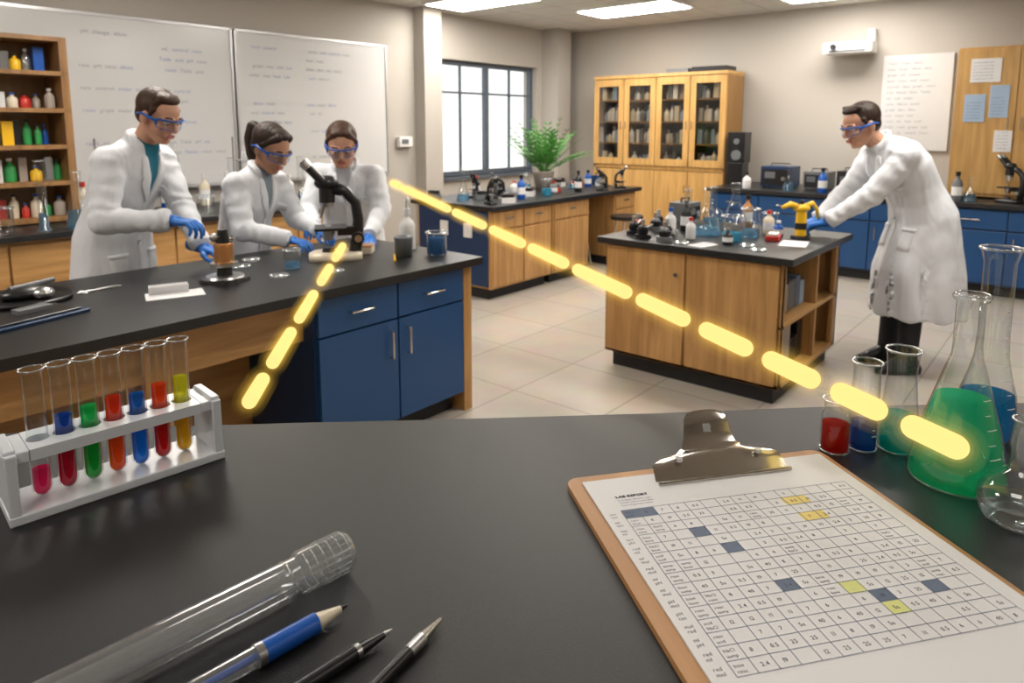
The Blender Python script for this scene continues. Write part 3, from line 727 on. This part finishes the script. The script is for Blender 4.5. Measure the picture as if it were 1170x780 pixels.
def microscope(name,loc,rz,s=1.0,base=PLB,body=PLB,arm=PLB):
    m=Mb()
    m.loft([((0,.0,0),.085,.12,(1,0,0),(0,1,0)),((0,0,.025),.085,.12,(1,0,0),(0,1,0)),((0,0,.035),.07,.105,(1,0,0),(0,1,0))],base,p=4)
    m.cyl((0,-.03,.03),(0,-.03,.055),.032,.026,PLB)
    m.tube([(0,.085,.02),(0,.10,.10),(0,.105,.18),(0,.095,.26),(0,.05,.31),(0,0,.325)],[.03,.027,.025,.025,.026,.03],arm,14)
    m.box((0,-.02,.145),(.15,.14,.012),PLB); m.box((0,.05,.13),(.05,.08,.04),arm)
    m.cyl((0,-.03,.09),(0,-.03,.138),.024,.03,STEEL)
    m.box((0,-.03,.153),(.075,.025,.002),GLR)
    for sx in(-1,1):
        m.cyl((sx*.028,.10,.10),(sx*.062,.10,.10),.028,.028,PLB); m.cyl((sx*.062,.10,.10),(sx*.075,.10,.10),.016,.016,STEEL)
    m.cyl((0,-.03,.265),(0,-.03,.245),.036,.032,STEEL)
    for k,L in enumerate((.06,.045,.035)):
        t=k*2.1-1.57; dx,dy=math.cos(t)*.018,math.sin(t)*.018
        m.cyl((dx,-.03+dy,.25),(dx*1.7,-.03+dy*1.7,.25-L),.011,.007,STEEL)
    m.cyl((0,-.03,.262),(0,-.03,.335),.036,.036,arm)
    m.ell((0,-.03,.35),(.05,.055,.035),body)
    for sx in(-1,1):
        p0=Vector((sx*.028,-.045,.355)); d=Vector((0,-.68,.73)); 
        m.cyl(p0,p0+d*.09,.019,.019,body); m.cyl(p0+d*.09,p0+d*.125,.021,.023,STEEL if body is PLB else PLB); m.cyl(p0+d*.125,p0+d*.128,.014,.014,PLB)
    for i in range(len(m.v)): m.v[i]=m.v[i]*s
    return m.build(name,loc,rz)
microscope('microscope',(2.16,3.03,TZ),rad(235),1.15,CREAM,PLB,PLB)
microscope('microscope',(7.72,.55,TZ),rad(150),.95)
m=Mb(); m.bx(7.7,8.1,1.35,1.65,TZ,TZ+.05,PLG); m.bx(7.75,8.05,1.38,1.62,TZ+.05,TZ+.22,PLW); m.cyl((7.9,1.5,TZ+.22),(7.9,1.5,TZ+.25),.09,.09,STEEL); m.build('laboratory_balance',bevel=.006)
for i,(x,y) in enumerate(((7.6,2.95),(7.62,2.5),(7.62,2.15),(7.62,1.85),(7.6,1.2),(7.8,1.15),(7.58,.95),(7.6,.85))):
    h=random.uniform(.15,.28)
    if i%2: vessel('erlenmeyer_flask',prof_erlen(.06,h,.016),(x,y,TZ),bl,h*.3)
    else: bottle('reagent_bottle',(x,y,TZ),.045,h,random.choice([PLW,PLG,BPL]),PLB)

# ---------------------------------------------------------------- middle island items
m=Mb(); m.lathe([(0,0),(.09,0),(.12,.18),(.125,.2),(.11,.2),(.1,.17),(0,.17)],(0,0,0),TERRA,28); m.cyl((0,0,.16),(0,0,.172),.1,.1,SOIL)
for i in range(46):
    a=i*2.399; el=random.uniform(.6,1.45); L=random.uniform(.42,.62)
    dr=Vector((math.cos(a),math.sin(a),0)); pts=[]
    for k in range(9):
        t=k/8; pts.append(Vector((0,0,.17))+dr*(L*t*math.cos(el)*1.1+.02)+Vector((0,0,1))*(L*1.15*t*math.sin(el)-.22*L*t*t*(1.5-el*.5)))
    m.tube(pts,[.004*(1-.7*k/8) for k in range(9)],LEAF,5)
    for k in range(2,9):
        p=pts[k]; d=(pts[k]-pts[k-1]).normalized(); sd=d.cross(Vector((0,0,1))).normalized()
        for sg in(-1,1):
            ln=.12*(1-.45*k/8); q=p+(sd*sg*.8+d*.7+Vector((0,0,-.15))).normalized()*ln
            mid=(p+q)/2; wv=d*.016
            m.add([p,mid+wv,q,mid-wv],[(0,1,2,3)],LEAF)
m.build('potted_palm',(6.1,4.66,TZ),fixn=False)
cl=[PLW,PLG,BPL,PLB,CREAM,RED,PLG]
spots=[]
def free(x,y,r):
    if any((x-a)**2+(y-b)**2<(r+c)**2 for a,b,c in spots): return False
    spots.append((x,y,r)); return True
spots.append((6.1,4.66,.2))
rr=random.Random(21); cnt=0
while cnt<36:
    x=rr.uniform(4.55,6.88); y=rr.uniform(4.04,4.88)
    if not free(x,y,.078): 
        cnt+=.15; continue
    k=rr.randrange(6); h=rr.uniform(.10,.26); cnt+=1
    if k==0: vessel('beaker',prof_beaker(.05,h*.7),(x,y,TZ),CY,h*.3)
    elif k==1: bottle('reagent_bottle',(x,y,TZ),.04,h,rr.choice(cl),rr.choice([PLB,RED,BPL]))
    elif k==2: vessel('erlenmeyer_flask',prof_erlen(.06,h+.04,.016),(x,y,TZ),bl,.05)
    elif k==3:
        mm=Mb(); mm.bx(-.065,.065,-.05,.05,0,.05,rr.choice(cl)); mm.bx(-.055,.055,-.04,.04,.05,.08,PLB); mm.cyl((0,0,.08),(0,0,.09),.03,.03,STEEL); mm.build('hot_plate',(x,y,TZ),rz=rr.uniform(0,3))
    elif k==4: device('power_supply',(x,y,TZ),rr.uniform(-.5,.3),.12,.10,.12,rr.choice([BLUED,PLG,PLB]))
    else: microscope('microscope',(x,y,TZ),rr.uniform(0,6),.55)

# ---------------------------------------------------------------- right island items
vessel('erlenmeyer_flask',prof_erlen(.095,.30,.028),(4.20,1.88,TZ),bl,.05)
vessel('erlenmeyer_flask',prof_erlen(.09,.32,.026),(4.46,1.80,TZ),None,0)
vessel('beaker',prof_beaker(.06,.15),(4.08,1.66,TZ),CY,.05)
vessel('beaker',prof_beaker(.055,.18),(4.27,1.62,TZ),bl,.05)
vessel('beaker',prof_beaker(.05,.12),(4.62,1.62,TZ),bl,.06)
vessel('boiling_flask',[(0,0),(.04,0),(.07,.03),(.075,.06),(.06,.10),(.02,.13),(.018,.26),(.022,.27)],(4.62,2.02,TZ),bl,.05)
vessel('graduated_cylinder',prof_cyl(.025,.26),(4.42,2.12,TZ),bl,.1)
bottle('reagent_bottle',(4.05,2.06,TZ),.035,.17,PLW,BPL)
bottle('reagent_bottle',(3.97,1.88,TZ),.03,.13,PLW,RED)
bottle('reagent_bottle',(4.48,1.58,TZ),.035,.15,CREAM,RED)
bottle('reagent_bottle',(3.92,1.62,TZ),.03,.09,PLB,PLG)
bottle('reagent_bottle',(4.40,1.49,TZ),.03,.10,BPL,PLW)
bottle('reagent_bottle',(4.25,2.05,TZ),.035,.20,PLB,PLG)
bottle('reagent_bottle',(4.68,1.80,TZ),.035,.22,COPPER,PLB)
device('power_supply',(4.62,2.24,TZ),0,.2,.15,.15,PLG)
for (x,y,mt) in((3.80,2.12,PLB),(4.15,2.22,PLG),(3.90,2.24,PLB),(4.02,2.28,RED),(4.30,2.28,PLB),(3.80,1.97,PLG),(3.92,2.02,PLB)):
    m=Mb(); m.cyl((0,0,0),(0,0,.025),.05,.05,mt,24); m.cyl((0,0,.025),(0,0,.06),.03,.038,PLB,24); m.ell((0,0,.065),(.03,.03,.02),mt); m.cyl((0,.0,.05),(0,.06,.09),.006,.006,STEEL); m.cyl((0,0,.06),(0,0,.12),.012,.014,STEEL); m.build('bunsen_burner',(x,y,TZ),random.uniform(0,6))
m=Mb(); m.cyl((0,0,0),(0,0,.02),.06,.055,PLB,24); m.cyl((0,0,.02),(0,0,.17),.034,.030,YPL); m.ell((0,0,.19),(.036,.06,.026),YPL); m.tube([(0,.03,.195),(0,.09,.22),(0,.15,.20)],[.022,.018,.012],YPL); m.tube([(0,-.02,.20),(0,-.08,.22),(0,-.12,.18),(0,-.13,.12)],[.018,.015,.012,.010],YPL); m.cyl((0,0,.06),(0,0,.1),.036,.036,PLB); m.cyl((0,.0,.21),(0,.0,.24),.012,.012,PLB)
m.build('yellow_spray_gun',(4.42,1.36,TZ),rad(60))
for (x,y,w,h,rz) in((4.18,1.32,.22,.15,.2),(3.80,1.72,.16,.10,-.2)):
    m=Mb(); m.bx(-w/2,w/2,-h/2,h/2,0,.004,PAPER)
    for k in range(5): scribble(m,(-w/2,-h/2,.0042),(1,0,0),(0,1,0),(0,0,1),.02,.02+k*.016,w*.7,.008,INKG,.002)
    m.build('lab_notes',(x,y,TZ),rz)
m=Mb(); m.bx(-.06,.06,-.04,.04,0,.03,RED); m.bx(-.05,.05,-.03,.03,.03,.045,PLW); m.build('sample_box',(4.26,1.47,TZ),.2,bevel=.004)
for (x,y) in ((3.82,1.40),(3.92,1.50),(3.76,1.84)):
    m=Mb(); m.lathe([(0,0),(.045,0),(.045,.012),(.042,.012),(.042,.003),(0,.003)],(0,0,0),GLR,24); m.build('petri_dish',(x,y,TZ))

# ---------------------------------------------------------------- left bench items
m=Mb(); m.lathe([(0,0),(.045,0),(.05,.1),(.053,.11),(.047,.11),(.044,.01),(0,.01)],(0,0,0),PLG,28); m.build('grey_cup',(2.43,2.80,TZ))
m=Mb(); m.lathe(prof_bottle(.045,.23),(0,0,0),PLW,28); m.cyl((0,0,.20),(0,0,.235),.022,.018,PLW); m.tube([(0,0,.23),(0,0,.28),(-.03,0,.30),(-.07,0,.28)],[.008,.006,.005,.003],PLW); m.build('wash_bottle',(2.59,2.95,TZ),rad(60))
vessel('beaker',prof_beaker(.055,.12),(2.60,2.72,TZ),lq('deepblue',(.06,.16,.32),.7),.09)
m=Mb(); m.cyl((0,0,0),(0,0,.018),.11,.105,PLB,36); m.cyl((0,0,.018),(0,0,.026),.085,.08,STEEL,36)
m.cyl((0,0,.026),(0,0,.07),.035,.03,PLB); m.cyl((0,0,.07),(0,0,.085),.06,.06,STEEL,28); m.lathe([(.04,.085),(.044,.1),(.04,.115),(.044,.13),(.04,.145),(.044,.16),(.038,.175)],(0,0,0),COPPER,24)
m.cyl((0,0,.175),(0,0,.235),.03,.022,PLB); m.cyl((.07,0,.08),(.07,0,.2),.006,.006,STEEL); m.cyl((.07,0,.18),(-.05,0,.21),.006,.006,CHROME); m.ell((-.02,.03,.2),(.02,.02,.02),STEEL)
m.build('calorimeter_stand',(1.52,2.98,TZ),.5)
m=Mb(); m.box((0,0,.002),(.22,.13,.003),PAPER); m.box((-.02,.03,.02),(.15,.002,.04),PAPER,rot=Matrix.Rotation(.5,3,'X')); m.box((-.02,.06,.02),(.15,.002,.04),PAPER,rot=Matrix.Rotation(-.6,3,'X')); m.build('folded_paper',(1.25,2.88,TZ),rad(-20))
m=Mb(); m.lathe([(0,0),(.16,0),(.17,.012),(.165,.02),(.155,.012),(0,.01)],(0,0,0),PLB,36); m.ell((0,0,.03),(.09,.06,.03),PLB); m.cyl((-.05,0,.05),(.12,.05,.06),.015,.01,PLG); m.ell((.05,-.05,.03),(.04,.04,.025),STEEL); m.build('dissecting_lamp',(.82,3.25,TZ))
m=Mb(); m.box((0,0,.006),(.38,.2,.012),BLUED); m.box((0,0,.016),(.34,.16,.008),PLB); m.box((.05,.02,.028),(.12,.05,.02),PLG); m.build('instrument_tray',(.72,2.92,TZ),rad(15),bevel=.003)
m=Mb()
for sg in(-1,1):
    m.tube([(.03*sg*math.cos(a*.5236)*.7+.035*sg-.1,.025*math.sin(a*.5236),.004) for a in range(12)],.003,STEEL,6,closed=True)
    m.cyl((-.08+.01*sg,.0,.004),(.09,-.012*sg,.004),.004,.0015,STEEL,6)
m.build('scissors',(1.08,3.22,TZ),rad(10))
for (x,y) in((1.72,3.2),(1.84,3.32),(1.72,2.86),(1.95,2.75)):
    m=Mb(); m.lathe([(0,0),(.045,0),(.045,.012),(.042,.012),(.042,.003),(0,.003)],(0,0,0),GLR,24); m.build('petri_dish',(x,y,TZ))
vessel('beaker',prof_beaker(.04,.09),(1.88,3.0,TZ),bl,.03)
m=Mb(); m.cyl((0,0,.008),(.16,0,.008),.006,.006,YPL,8); m.cyl((.16,0,.008),(.18,0,.008),.006,.001,WOODX,8); m.build('pencil',(2.3,2.72,TZ),rad(50))
m=Mb(); m.bx(-.05,.05,-.035,.035,0,.035,CREAM); m.bx(-.05,.05,-.035,.035,.035,.045,COPPER); m.build('slide_box',(2.38,3.05,TZ),rad(40),bevel=.003)

# ================================================================ foreground counter frame
CZ=1.15
RX=Vector((.6428,-.7660,0)); GX=Vector((.7660,.6428,0)); CA=rad(-50)
def W(r,g,z=0): 
    p=RX*r+GX*g; return (p.x,p.y,CZ+z)
def Wc(r,g,z): p=RX*r+GX*g; return Vector((p.x,p.y,z))
edge=[(-1.25,.80),(-.9,.835),(-.677,.862),(-.45,.884),(-.3,.895),(-.1,.906),(.2,.927),(.437,.949),(.7,.962),(1.25,.98),(1.25,.20),(-1.25,.20)]
def prism(m,pts,z0,z1,mat):
    n=len(pts); vs=[Wc(r,g,z0) for r,g in pts]+[Wc(r,g,z1) for r,g in pts]
    m.add(vs,[tuple(range(n)),tuple(range(n,2*n))]+[(i,(i+1)%n,n+(i+1)%n,n+i) for i in range(n)],mat)
m=Mb(); prism(m,edge,CZ-.04,CZ,FBLACK)
ins=[(r*.96,(g-.05 if g>.5 else g+.07)) for r,g in edge]; prism(m,ins,.1,CZ-.04,WOODV)
ins2=[(r*.93,(g-.1 if g>.5 else g+.12)) for r,g in edge]; prism(m,ins2,0,.1,DARK)
m.build('front_counter',bevel=.004)

# --- test tube rack
ra=math.atan2(.702,.712); D1=Vector((math.cos(ra),math.sin(ra)))
T0=Vector((-.500,.690)); sp=.0242
rackW=pmat('rack_white',(.70,.73,.78),.3,var=.02)
m=Mb()
Lr=.215
def slab_holes(z,th,w,r):
    m.bx(-.035,-.012,-w/2,w/2,z,z+th,rackW); m.bx(sp*6+.012,Lr-.035,-w/2,w/2,z,z+th,rackW)
    for i in range(7):
        c=i*sp; n=24; x0,x1=c-.012,c+.0122
        if i==6: x1=c+.012
        for zz in(z,z+th):
            inn=[(c+math.cos(2*math.pi*k/n)*r,math.sin(2*math.pi*k/n)*r,zz) for k in range(n)]
            out=[]
            for k in range(n):
                t=2*math.pi*k/n; ct,st=math.cos(t),math.sin(t); q=min((x1-c)/abs(ct) if abs(ct)>1e-6 else 9,(w/2)/abs(st) if abs(st)>1e-6 else 9); out.append((c+ct*q,st*q,zz))
            m.add(inn+out,[(k,(k+1)%n,n+(k+1)%n,n+k) for k in range(n)],rackW)
            for sx in(x0,x1):
                for sy in(-w/2,w/2):
                    ks=sorted(range(n),key=lambda k:(out[k][0]-sx)**2+(out[k][1]-sy)**2)[:2]
                    m.add([out[ks[0]],out[ks[1]],(sx,sy,zz)],[(0,1,2)],rackW)
        m.cyl((c,0,z),(c,0,z+th),r,r,rackW,24,False)
    for y in(-w/2,w/2):
        m.add([(-.012,y,z),(sp*6+.012,y,z),(sp*6+.012,y,z+th),(-.012,y,z+th)],[(0,1,2,3)],rackW)
m.bx(-.035,Lr-.035,-.034,.034,0,.010,rackW)
slab_holes(.062,.012,.056,.0108)
for x in(-.034,Lr-.046): 
    m.bx(x,x+.010,-.028,.028,.01,.078,rackW)
    m.bx(x,x+.010,-.033,-.022,.0,.074,rackW); m.bx(x,x+.010,.022,.033,.0,.074,rackW)
m.build('test_tube_rack',W(T0.x,T0.y),ra+CA,bevel=.0015,fixn=False)
tp=[(0,0)]+[(.0098*math.sin(a),.0098*(1-math.cos(a))) for a in [i*math.pi/16 for i in range(1,9)]]+[(.0098,.13),(.0098,.134),(.0112,.136),(.0112,.139)]
cols=[((('pink',(.80,.02,.16)),.030),None),((('crimson',(.55,.01,.05)),.050),(('navy',(.01,.08,.42)),.082)),((('green',(.01,.45,.06)),.060),(('green2',(.02,.55,.12)),.085)),
 ((('orange',(.85,.13,.01)),.055),(('red2',(.72,.05,.01)),.088)),((('azure',(.01,.25,.80)),.058),(('azure2',(.01,.14,.50)),.085)),((('redd',(.62,.01,.01)),.06),(('redorange',(.80,.09,.01)),.09)),((('amber',(.85,.50,.01)),.055),(('yellow',(.70,.66,.03)),.093))]
for i,(l1,l2) in enumerate(cols):
    c=T0+D1*sp*i
    vessel('test_tube',tp,W(c.x,c.y,.0105),lq(*l1[0],.55),l1[1],0,0,24,liq2=lq(*l2[0],.55) if l2 else None,level2=l2[1] if l2 else 0)

# --- foreground glassware
vessel('glass_vial',[(0,0),(.0165,0),(.0175,.003),(.0175,.048),(.014,.054),(.0145,.064),(.0155,.066)],W(.4005,.812),lq('bloodred',(.50,.015,.01),.5),.036,0)
vessel('specimen_tube',[(0,0),(.016,0),(.017,.003),(.017,.04),(.0165,.06),(.0155,.10),(.0165,.112)],W(.438,.818),lq('cobalt',(.02,.13,.40),.4),.035,2)
vessel('specimen_tube',[(0,0),(.021,0),(.0225,.004),(.022,.045),(.019,.065),(.0165,.10),(.019,.128)],W(.480,.816),lq('seagreen',(.01,.50,.42),.38),.045,2)
vessel('erlenmeyer_flask',prof_erlen(.050,.216,.0145),W(.507,.742),lq('emerald',(.03,.80,.42),.34),.098,6,n=48)
vessel('volumetric_flask',[(0,0),(.026,0),(.030,.004),(.033,.03),(.031,.06),(.024,.085),(.019,.11),(.0175,.14),(.0180,.23),(.0215,.245),(.0225,.248)],W(.612,.850),lq('tealblue',(.01,.30,.60),.38),.06,8,n=40)
vessel('boiling_flask',[(0,0),(.022,0),(.033,.006),(.0382,.020),(.036,.034),(.026,.048),(.013,.058),(.010,.070),(.010,.105),(.0125,.110)],W(.513,.652),lq('clearwater',(.80,.84,.87),.04),.022,3,n=40)
vessel('graduated_cylinder',prof_cyl(.02,.15),W(.655,.745),lq('clearwater',(.75,.80,.84),.06),.05,6)

# --- clipboard
ca=rad(13); TL=Vector((.059,.7296))
m=Mb()
bw,bh=.325,.46
def rrect(x0,x1,y0,y1,r,z0,z1,mat):
    pts=[]
    for cx,cy,a0 in((x1-r,y1-r,0),(x0+r,y1-r,90),(x0+r,y0+r,180),(x1-r,y0+r,270)):
        for k in range(6): t=rad(a0+k*18); pts.append((cx+math.cos(t)*r,cy+math.sin(t)*r))
    n=len(pts); m.add([(x,y,z0) for x,y in pts]+[(x,y,z1) for x,y in pts],[tuple(range(n))[::-1],tuple(range(n,2*n))]+[(i,(i+1)%n,n+(i+1)%n,n+i) for i in range(n)],mat)
rrect(0,bw,-bh,0,.015,0,.006,BOARD)
m.bx(.016,bw-.008,-bh+.01,-.014,.0062,.0078,PAPER)
PZ=.0079
def strip(x0,x1,y0,y1,mat,z=PZ): m.add([(x0,y0,z),(x1,y0,z),(x1,y1,z),(x0,y1,z)],[(0,1,2,3)],mat)
UX,UY,UZ=(1,0,0),(0,1,0),(0,0,1)
gu0,gu1,gv0,gv1=.036,.300,.078,.300; nc,nr=15,15
cw=(gu1-gu0)/nc; ch=(gv1-gv0)/nr
for i in range(nc+1): x=gu0+i*cw; strip(x-.0003,x+.0003,-gv1,-gv0,INKG,PZ+.0003)
for j in range(nr+1): y=-(gv0+j*ch); strip(gu0,gu1,y-.0003,y+.0003,INKG,PZ+.0003)
gray={(0,0),(0,1),(3,3),(5,4),(11,9),(11,12),(9,5)}; yel={(1,10),(3,10)}; grn={(10,8),(12,9)}
rt=random.Random(4)
for j in range(nr):
    for i in range(nc):
        x=gu0+i*cw; y=-(gv0+(j+1)*ch)
        if (j,i) in gray: strip(x,x+cw,y,y+ch,INKG,PZ+.0001)
        elif (j,i) in yel: strip(x-.002,x+cw*1.5,y+.001,y+ch,HIY,PZ+.00015)
        elif (j,i) in grn: strip(x,x+cw,y,y+ch,HIG,PZ+.00015)
        if i==0 or (j in(2,6,9,10) and i%6==1):
            for q in(.18,.55): text(m,rt.choice(['base','acid','NaCl','samp','reac'])[:4],(x+cw*.15,y+ch*q,PZ+.0001),UX,UY,UZ,.0044,INK)
        elif rt.random()<.8:
            text(m,rt.choice(['3','7','19','2.4','0.5','11','8','5a','25','12','6','40']),(x+cw*.32,y+ch*.34,PZ+.0001),UX,UY,UZ,.0056,INK)
    for q in(.55,.2): text(m,rt.choice(['mol','red','tan','ml','pH']),(gu0-.0140,-(gv0+(j+1-q)*ch),PZ),UX,UY,UZ,.0050,INK)
for q in range(3): text(m,'LAB REPORT',(.040+q*.0003,-.0550+.0002*q,PZ),UX,UY,UZ,.0060,INK)
for k,t_ in enumerate(('acid base dilution test','sample notes and data','control group ratios')): text(m,t_,(.04,-.0610-k*.0048,PZ),UX,UY,UZ,.0040,INKG)
rows=[(.040,.0085,.081),(.034,.012,.082),(.026,.020,.081),(.017,.026,.079),(.009,.027,.066),(.004,.028,.044),(-.001,.032,.034),(-.006,.041,.030),(-.010,.051,.029),(-.014,.059,.027),(-.019,.063,.021)]
uc=.178; ncx=13; vs=[];fs=[]
for v,h,hw in rows:
    for k in range(ncx):
        q=-1+2*k/(ncx-1); vs.append((uc+q*hw,-v,h-.006*abs(q)**3*(1 if v>.002 else .5)))
for a in range(len(rows)-1):
    for k in range(ncx-1):
        if a in(7,) and 5<=k<=6: continue
        fs.append((a*ncx+k,a*ncx+k+1,(a+1)*ncx+k+1,(a+1)*ncx+k))
th=.0012
o=len(vs); vs2=vs+[(x,y,z-th) for x,y,z in vs]; fs2=fs+[tuple(i+o for i in f[::-1]) for f in fs]
m.add(vs2,fs2,CHROME,True)
m.cyl((uc-.055,-.012,.0165),(uc+.055,-.012,.0165),.0075,.0075,CHROME,20)
m.bx(uc-.07,uc+.07,-.03,-.002,.006,.009,CHROME)
m.cyl((uc-.082,-.040,.0095),(uc+.082,-.040,.0095),.0022,.0022,CHROME,10)
for q in(-1,1): m.cyl((uc+q*.05,-.022,.024),(uc+q*.05,-.022,.0275),.004,.004,STEEL,12)
m.build('clipboard',W(TL.x,TL.y,0),ca+CA,fixn=False)

def lying(name,p_tip,p_tail,fn):
    a=Vector(p_tip);b=Vector(p_tail); d=a-b
    m=Mb(); fn(m,d.length); return m.build(name,W(b.x,b.y,0),math.atan2(d.y,d.x)+CA,fixn=False)
def f_tube(m,L):
    R=.0150; Rc=.0180; z=Rc+.0008
    def ring(x0,x1,r,mat,n=40,caps=False): m.cyl((x0,0,z),(x1,0,z),r,r,mat,n,caps)
    ring(0,L-.05,R,PLCLR); ring(0,L-.06,R*.6,PLCLR); m.cyl((L-.062,0,z),(L-.05,0,z),R*.6,R,PLCLR,36,False)
    m.cyl((L-.05,0,z),(L-.047,0,z),R,Rc,GLR,36,False); ring(L-.047,L-.004,Rc,PLCLR); m.cyl((L-.004,0,z),(L,0,z),Rc,Rc*.88,GLR,36,False)
    m.cyl((L-.0012,0,z),(L,0,z),Rc*.88,Rc*.88,PLCLR,36,True)
    for k in range(6): 
        x=L-.045+k*.0078; m.tube([(x,math.cos(t*.2618)*Rc,z+math.sin(t*.2618)*Rc) for t in range(24)],.0007,GLR,6,closed=True)
    for k in range(20):
        t=k*.31416; m.cyl((L-.030,math.cos(t)*Rc,z+math.sin(t)*Rc),(L-.006,math.cos(t)*Rc,z+math.sin(t)*Rc),.0006,.0006,GLR,5)
    for x in(.0,L-.06): m.tube([(x,math.cos(t*.2618)*R,z+math.sin(t*.2618)*R) for t in range(24)],.001,GLR,6,closed=True)
lying('plastic_sample_tube',(-.150,.580),(-.372,.350),f_tube)
def f_bpen(m,L):
    z=.0085
    m.cyl((0,0,z),(L-.075,0,z),.0078,.0078,PLCLR,24,False); m.cyl((0,0,z),(L-.075,0,z),.0028,.0028,BPL,12)
    m.cyl((L-.075,0,z),(L-.028,0,z),.0085,.0080,BPL,24); m.cyl((L-.078,0,z),(L-.072,0,z),.0087,.0087,STEEL,24)
    m.cyl((L-.028,0,z),(L-.006,0,z),.0070,.0028,CREAM,24); m.cyl((L-.006,0,z),(L,0,z),.0022,.0008,PLB,12)
lying('blue_pen',(-.136,.520),(-.275,.378),f_bpen)
def f_pen(m,L):
    z=.0058
    m.cyl((0,0,z),(L-.03,0,z),.0054,.0054,PLB,24); m.cyl((L-.03,0,z),(L-.008,0,z),.0052,.0026,PLB,24); m.cyl((L-.008,0,z),(L,0,z),.0022,.0007,STEEL,12)
    m.cyl((L-.034,0,z),(L-.030,0,z),.0056,.0056,STEEL,24); m.box((.03,0,z+.008),(.05,.004,.0015),STEEL)
lying('black_pen',(-.095,.496),(-.20,.385),f_pen)
def f_pen2(m,L):
    z=.0055
    m.cyl((0,0,z),(L-.028,0,z),.0050,.0050,PLB,24); m.cyl((L-.045,0,z),(L-.028,0,z),.0051,.0050,STEEL,24); m.cyl((L-.028,0,z),(L-.004,0,z),.0048,.0015,CHROME,24); m.cyl((L-.004,0,z),(L,0,z),.0010,.0006,PLB,12)
    m.box((.03,0,z+.0065),(.05,.0035,.0015),CHROME)
lying('mechanical_pencil',(-.0555,.511),(-.135,.375),f_pen2)

# ================================================================ glowing light trails
core=emis('glow_core',(1,.78,.27),1.12)
def halom(name,s_):
    gm,nt,out=_new(name)
    ve=nt.nodes.new('ShaderNodeEmission'); ve.inputs[0].default_value=(1,.60,.08,1); ve.inputs[1].default_value=s_
    nt.links.new(ve.outputs[0],out.inputs['Volume']); return gm
HALO=[(1.3,halom('glow_halo_inner',5.0)),(1.7,halom('glow_halo_middle',2.6)),(2.3,halom('glow_halo_outer',1.3))]
def trail(name,P0,P1,segs,R):
    e=bpy.data.objects.new(name,None); COL.objects.link(e)
    A=Wc(*P0);B=Wc(*P1); m=Mb(); hs=[Mb() for _ in HALO]
    for ga,gb in segs:
        pa=A.lerp(B,(ga-P0[1])/(P1[1]-P0[1])); pb=A.lerp(B,(gb-P0[1])/(P1[1]-P0[1])); d=(pb-pa)
        u=d.normalized()
        def capm(mb,r,mat):
            a=u.orthogonal().normalized();b=u.cross(a);n=20;vs=[];fs=[];pr=[]
            for k in range(7): t=math.pi/2*k/6; pr.append((pa+u*(R-r*math.cos(t)),max(r*math.sin(t),1e-4)))
            for k in range(7): t=math.pi/2*k/6; pr.append((pb-u*(R-r*math.sin(t)),max(r*math.cos(t),1e-4)))
            for p,rr in pr:
                for i in range(n): t=2*math.pi*i/n; vs.append(p+a*math.cos(t)*rr+b*math.sin(t)*rr)
            for k in range(len(pr)-1):
                for i in range(n): fs.append((k*n+i,k*n+(i+1)%n,(k+1)*n+(i+1)%n,(k+1)*n+i))
            fs.append(tuple(range(n))[::-1]); fs.append(tuple(range((len(pr)-1)*n,len(pr)*n)))
            mb.add(vs,fs,mat,True)
        capm(m,R,core)
        for h,(f,hm) in zip(hs,HALO): capm(h,R*f,hm)
    m.build('core',(0,0,0),parent=e)
    for i,h in enumerate(hs): h.build('halo_%d'%(i+1),(0,0,0),parent=e)
trail('glowing_dash_trail',(-.47,2.85,1.303),(.426,.66,1.239),[(2.96,2.80),(2.75,2.195),(2.14,1.888),(1.835,1.636),(1.596,1.4235),(1.386,1.194),(1.165,1.0375),(1.005,.908),(.882,.799),(.778,.7127),(.6926,.6288)],.0122)
trail('glowing_dash_trail',(-.383,.98,1.155),(-.501,2.0,1.193),[(.945,1.045),(1.095,1.265),(1.33,1.52),(1.61,1.77),(1.86,2.04)],.0108)

# ================================================================ world, camera
w=bpy.data.worlds.new('World'); SC.world=w; w.use_nodes=True
bg=w.node_tree.nodes['Background']; bg.inputs[0].default_value=(1,.96,.90,1); bg.inputs[1].default_value=1.5
cd=bpy.data.cameras.new('camera'); co=bpy.data.objects.new('camera',cd); COL.objects.link(co)
co.location=(0,0,1.55); co.rotation_euler=(rad(82),0,rad(-50)); cd.lens=24.3; cd.sensor_width=36; cd.sensor_fit='HORIZONTAL'
cd.shift_y=-136/1170; cd.clip_start=.02
cd.dof.use_dof=True; cd.dof.focus_distance=.85; cd.dof.aperture_fstop=9
SC.camera=co
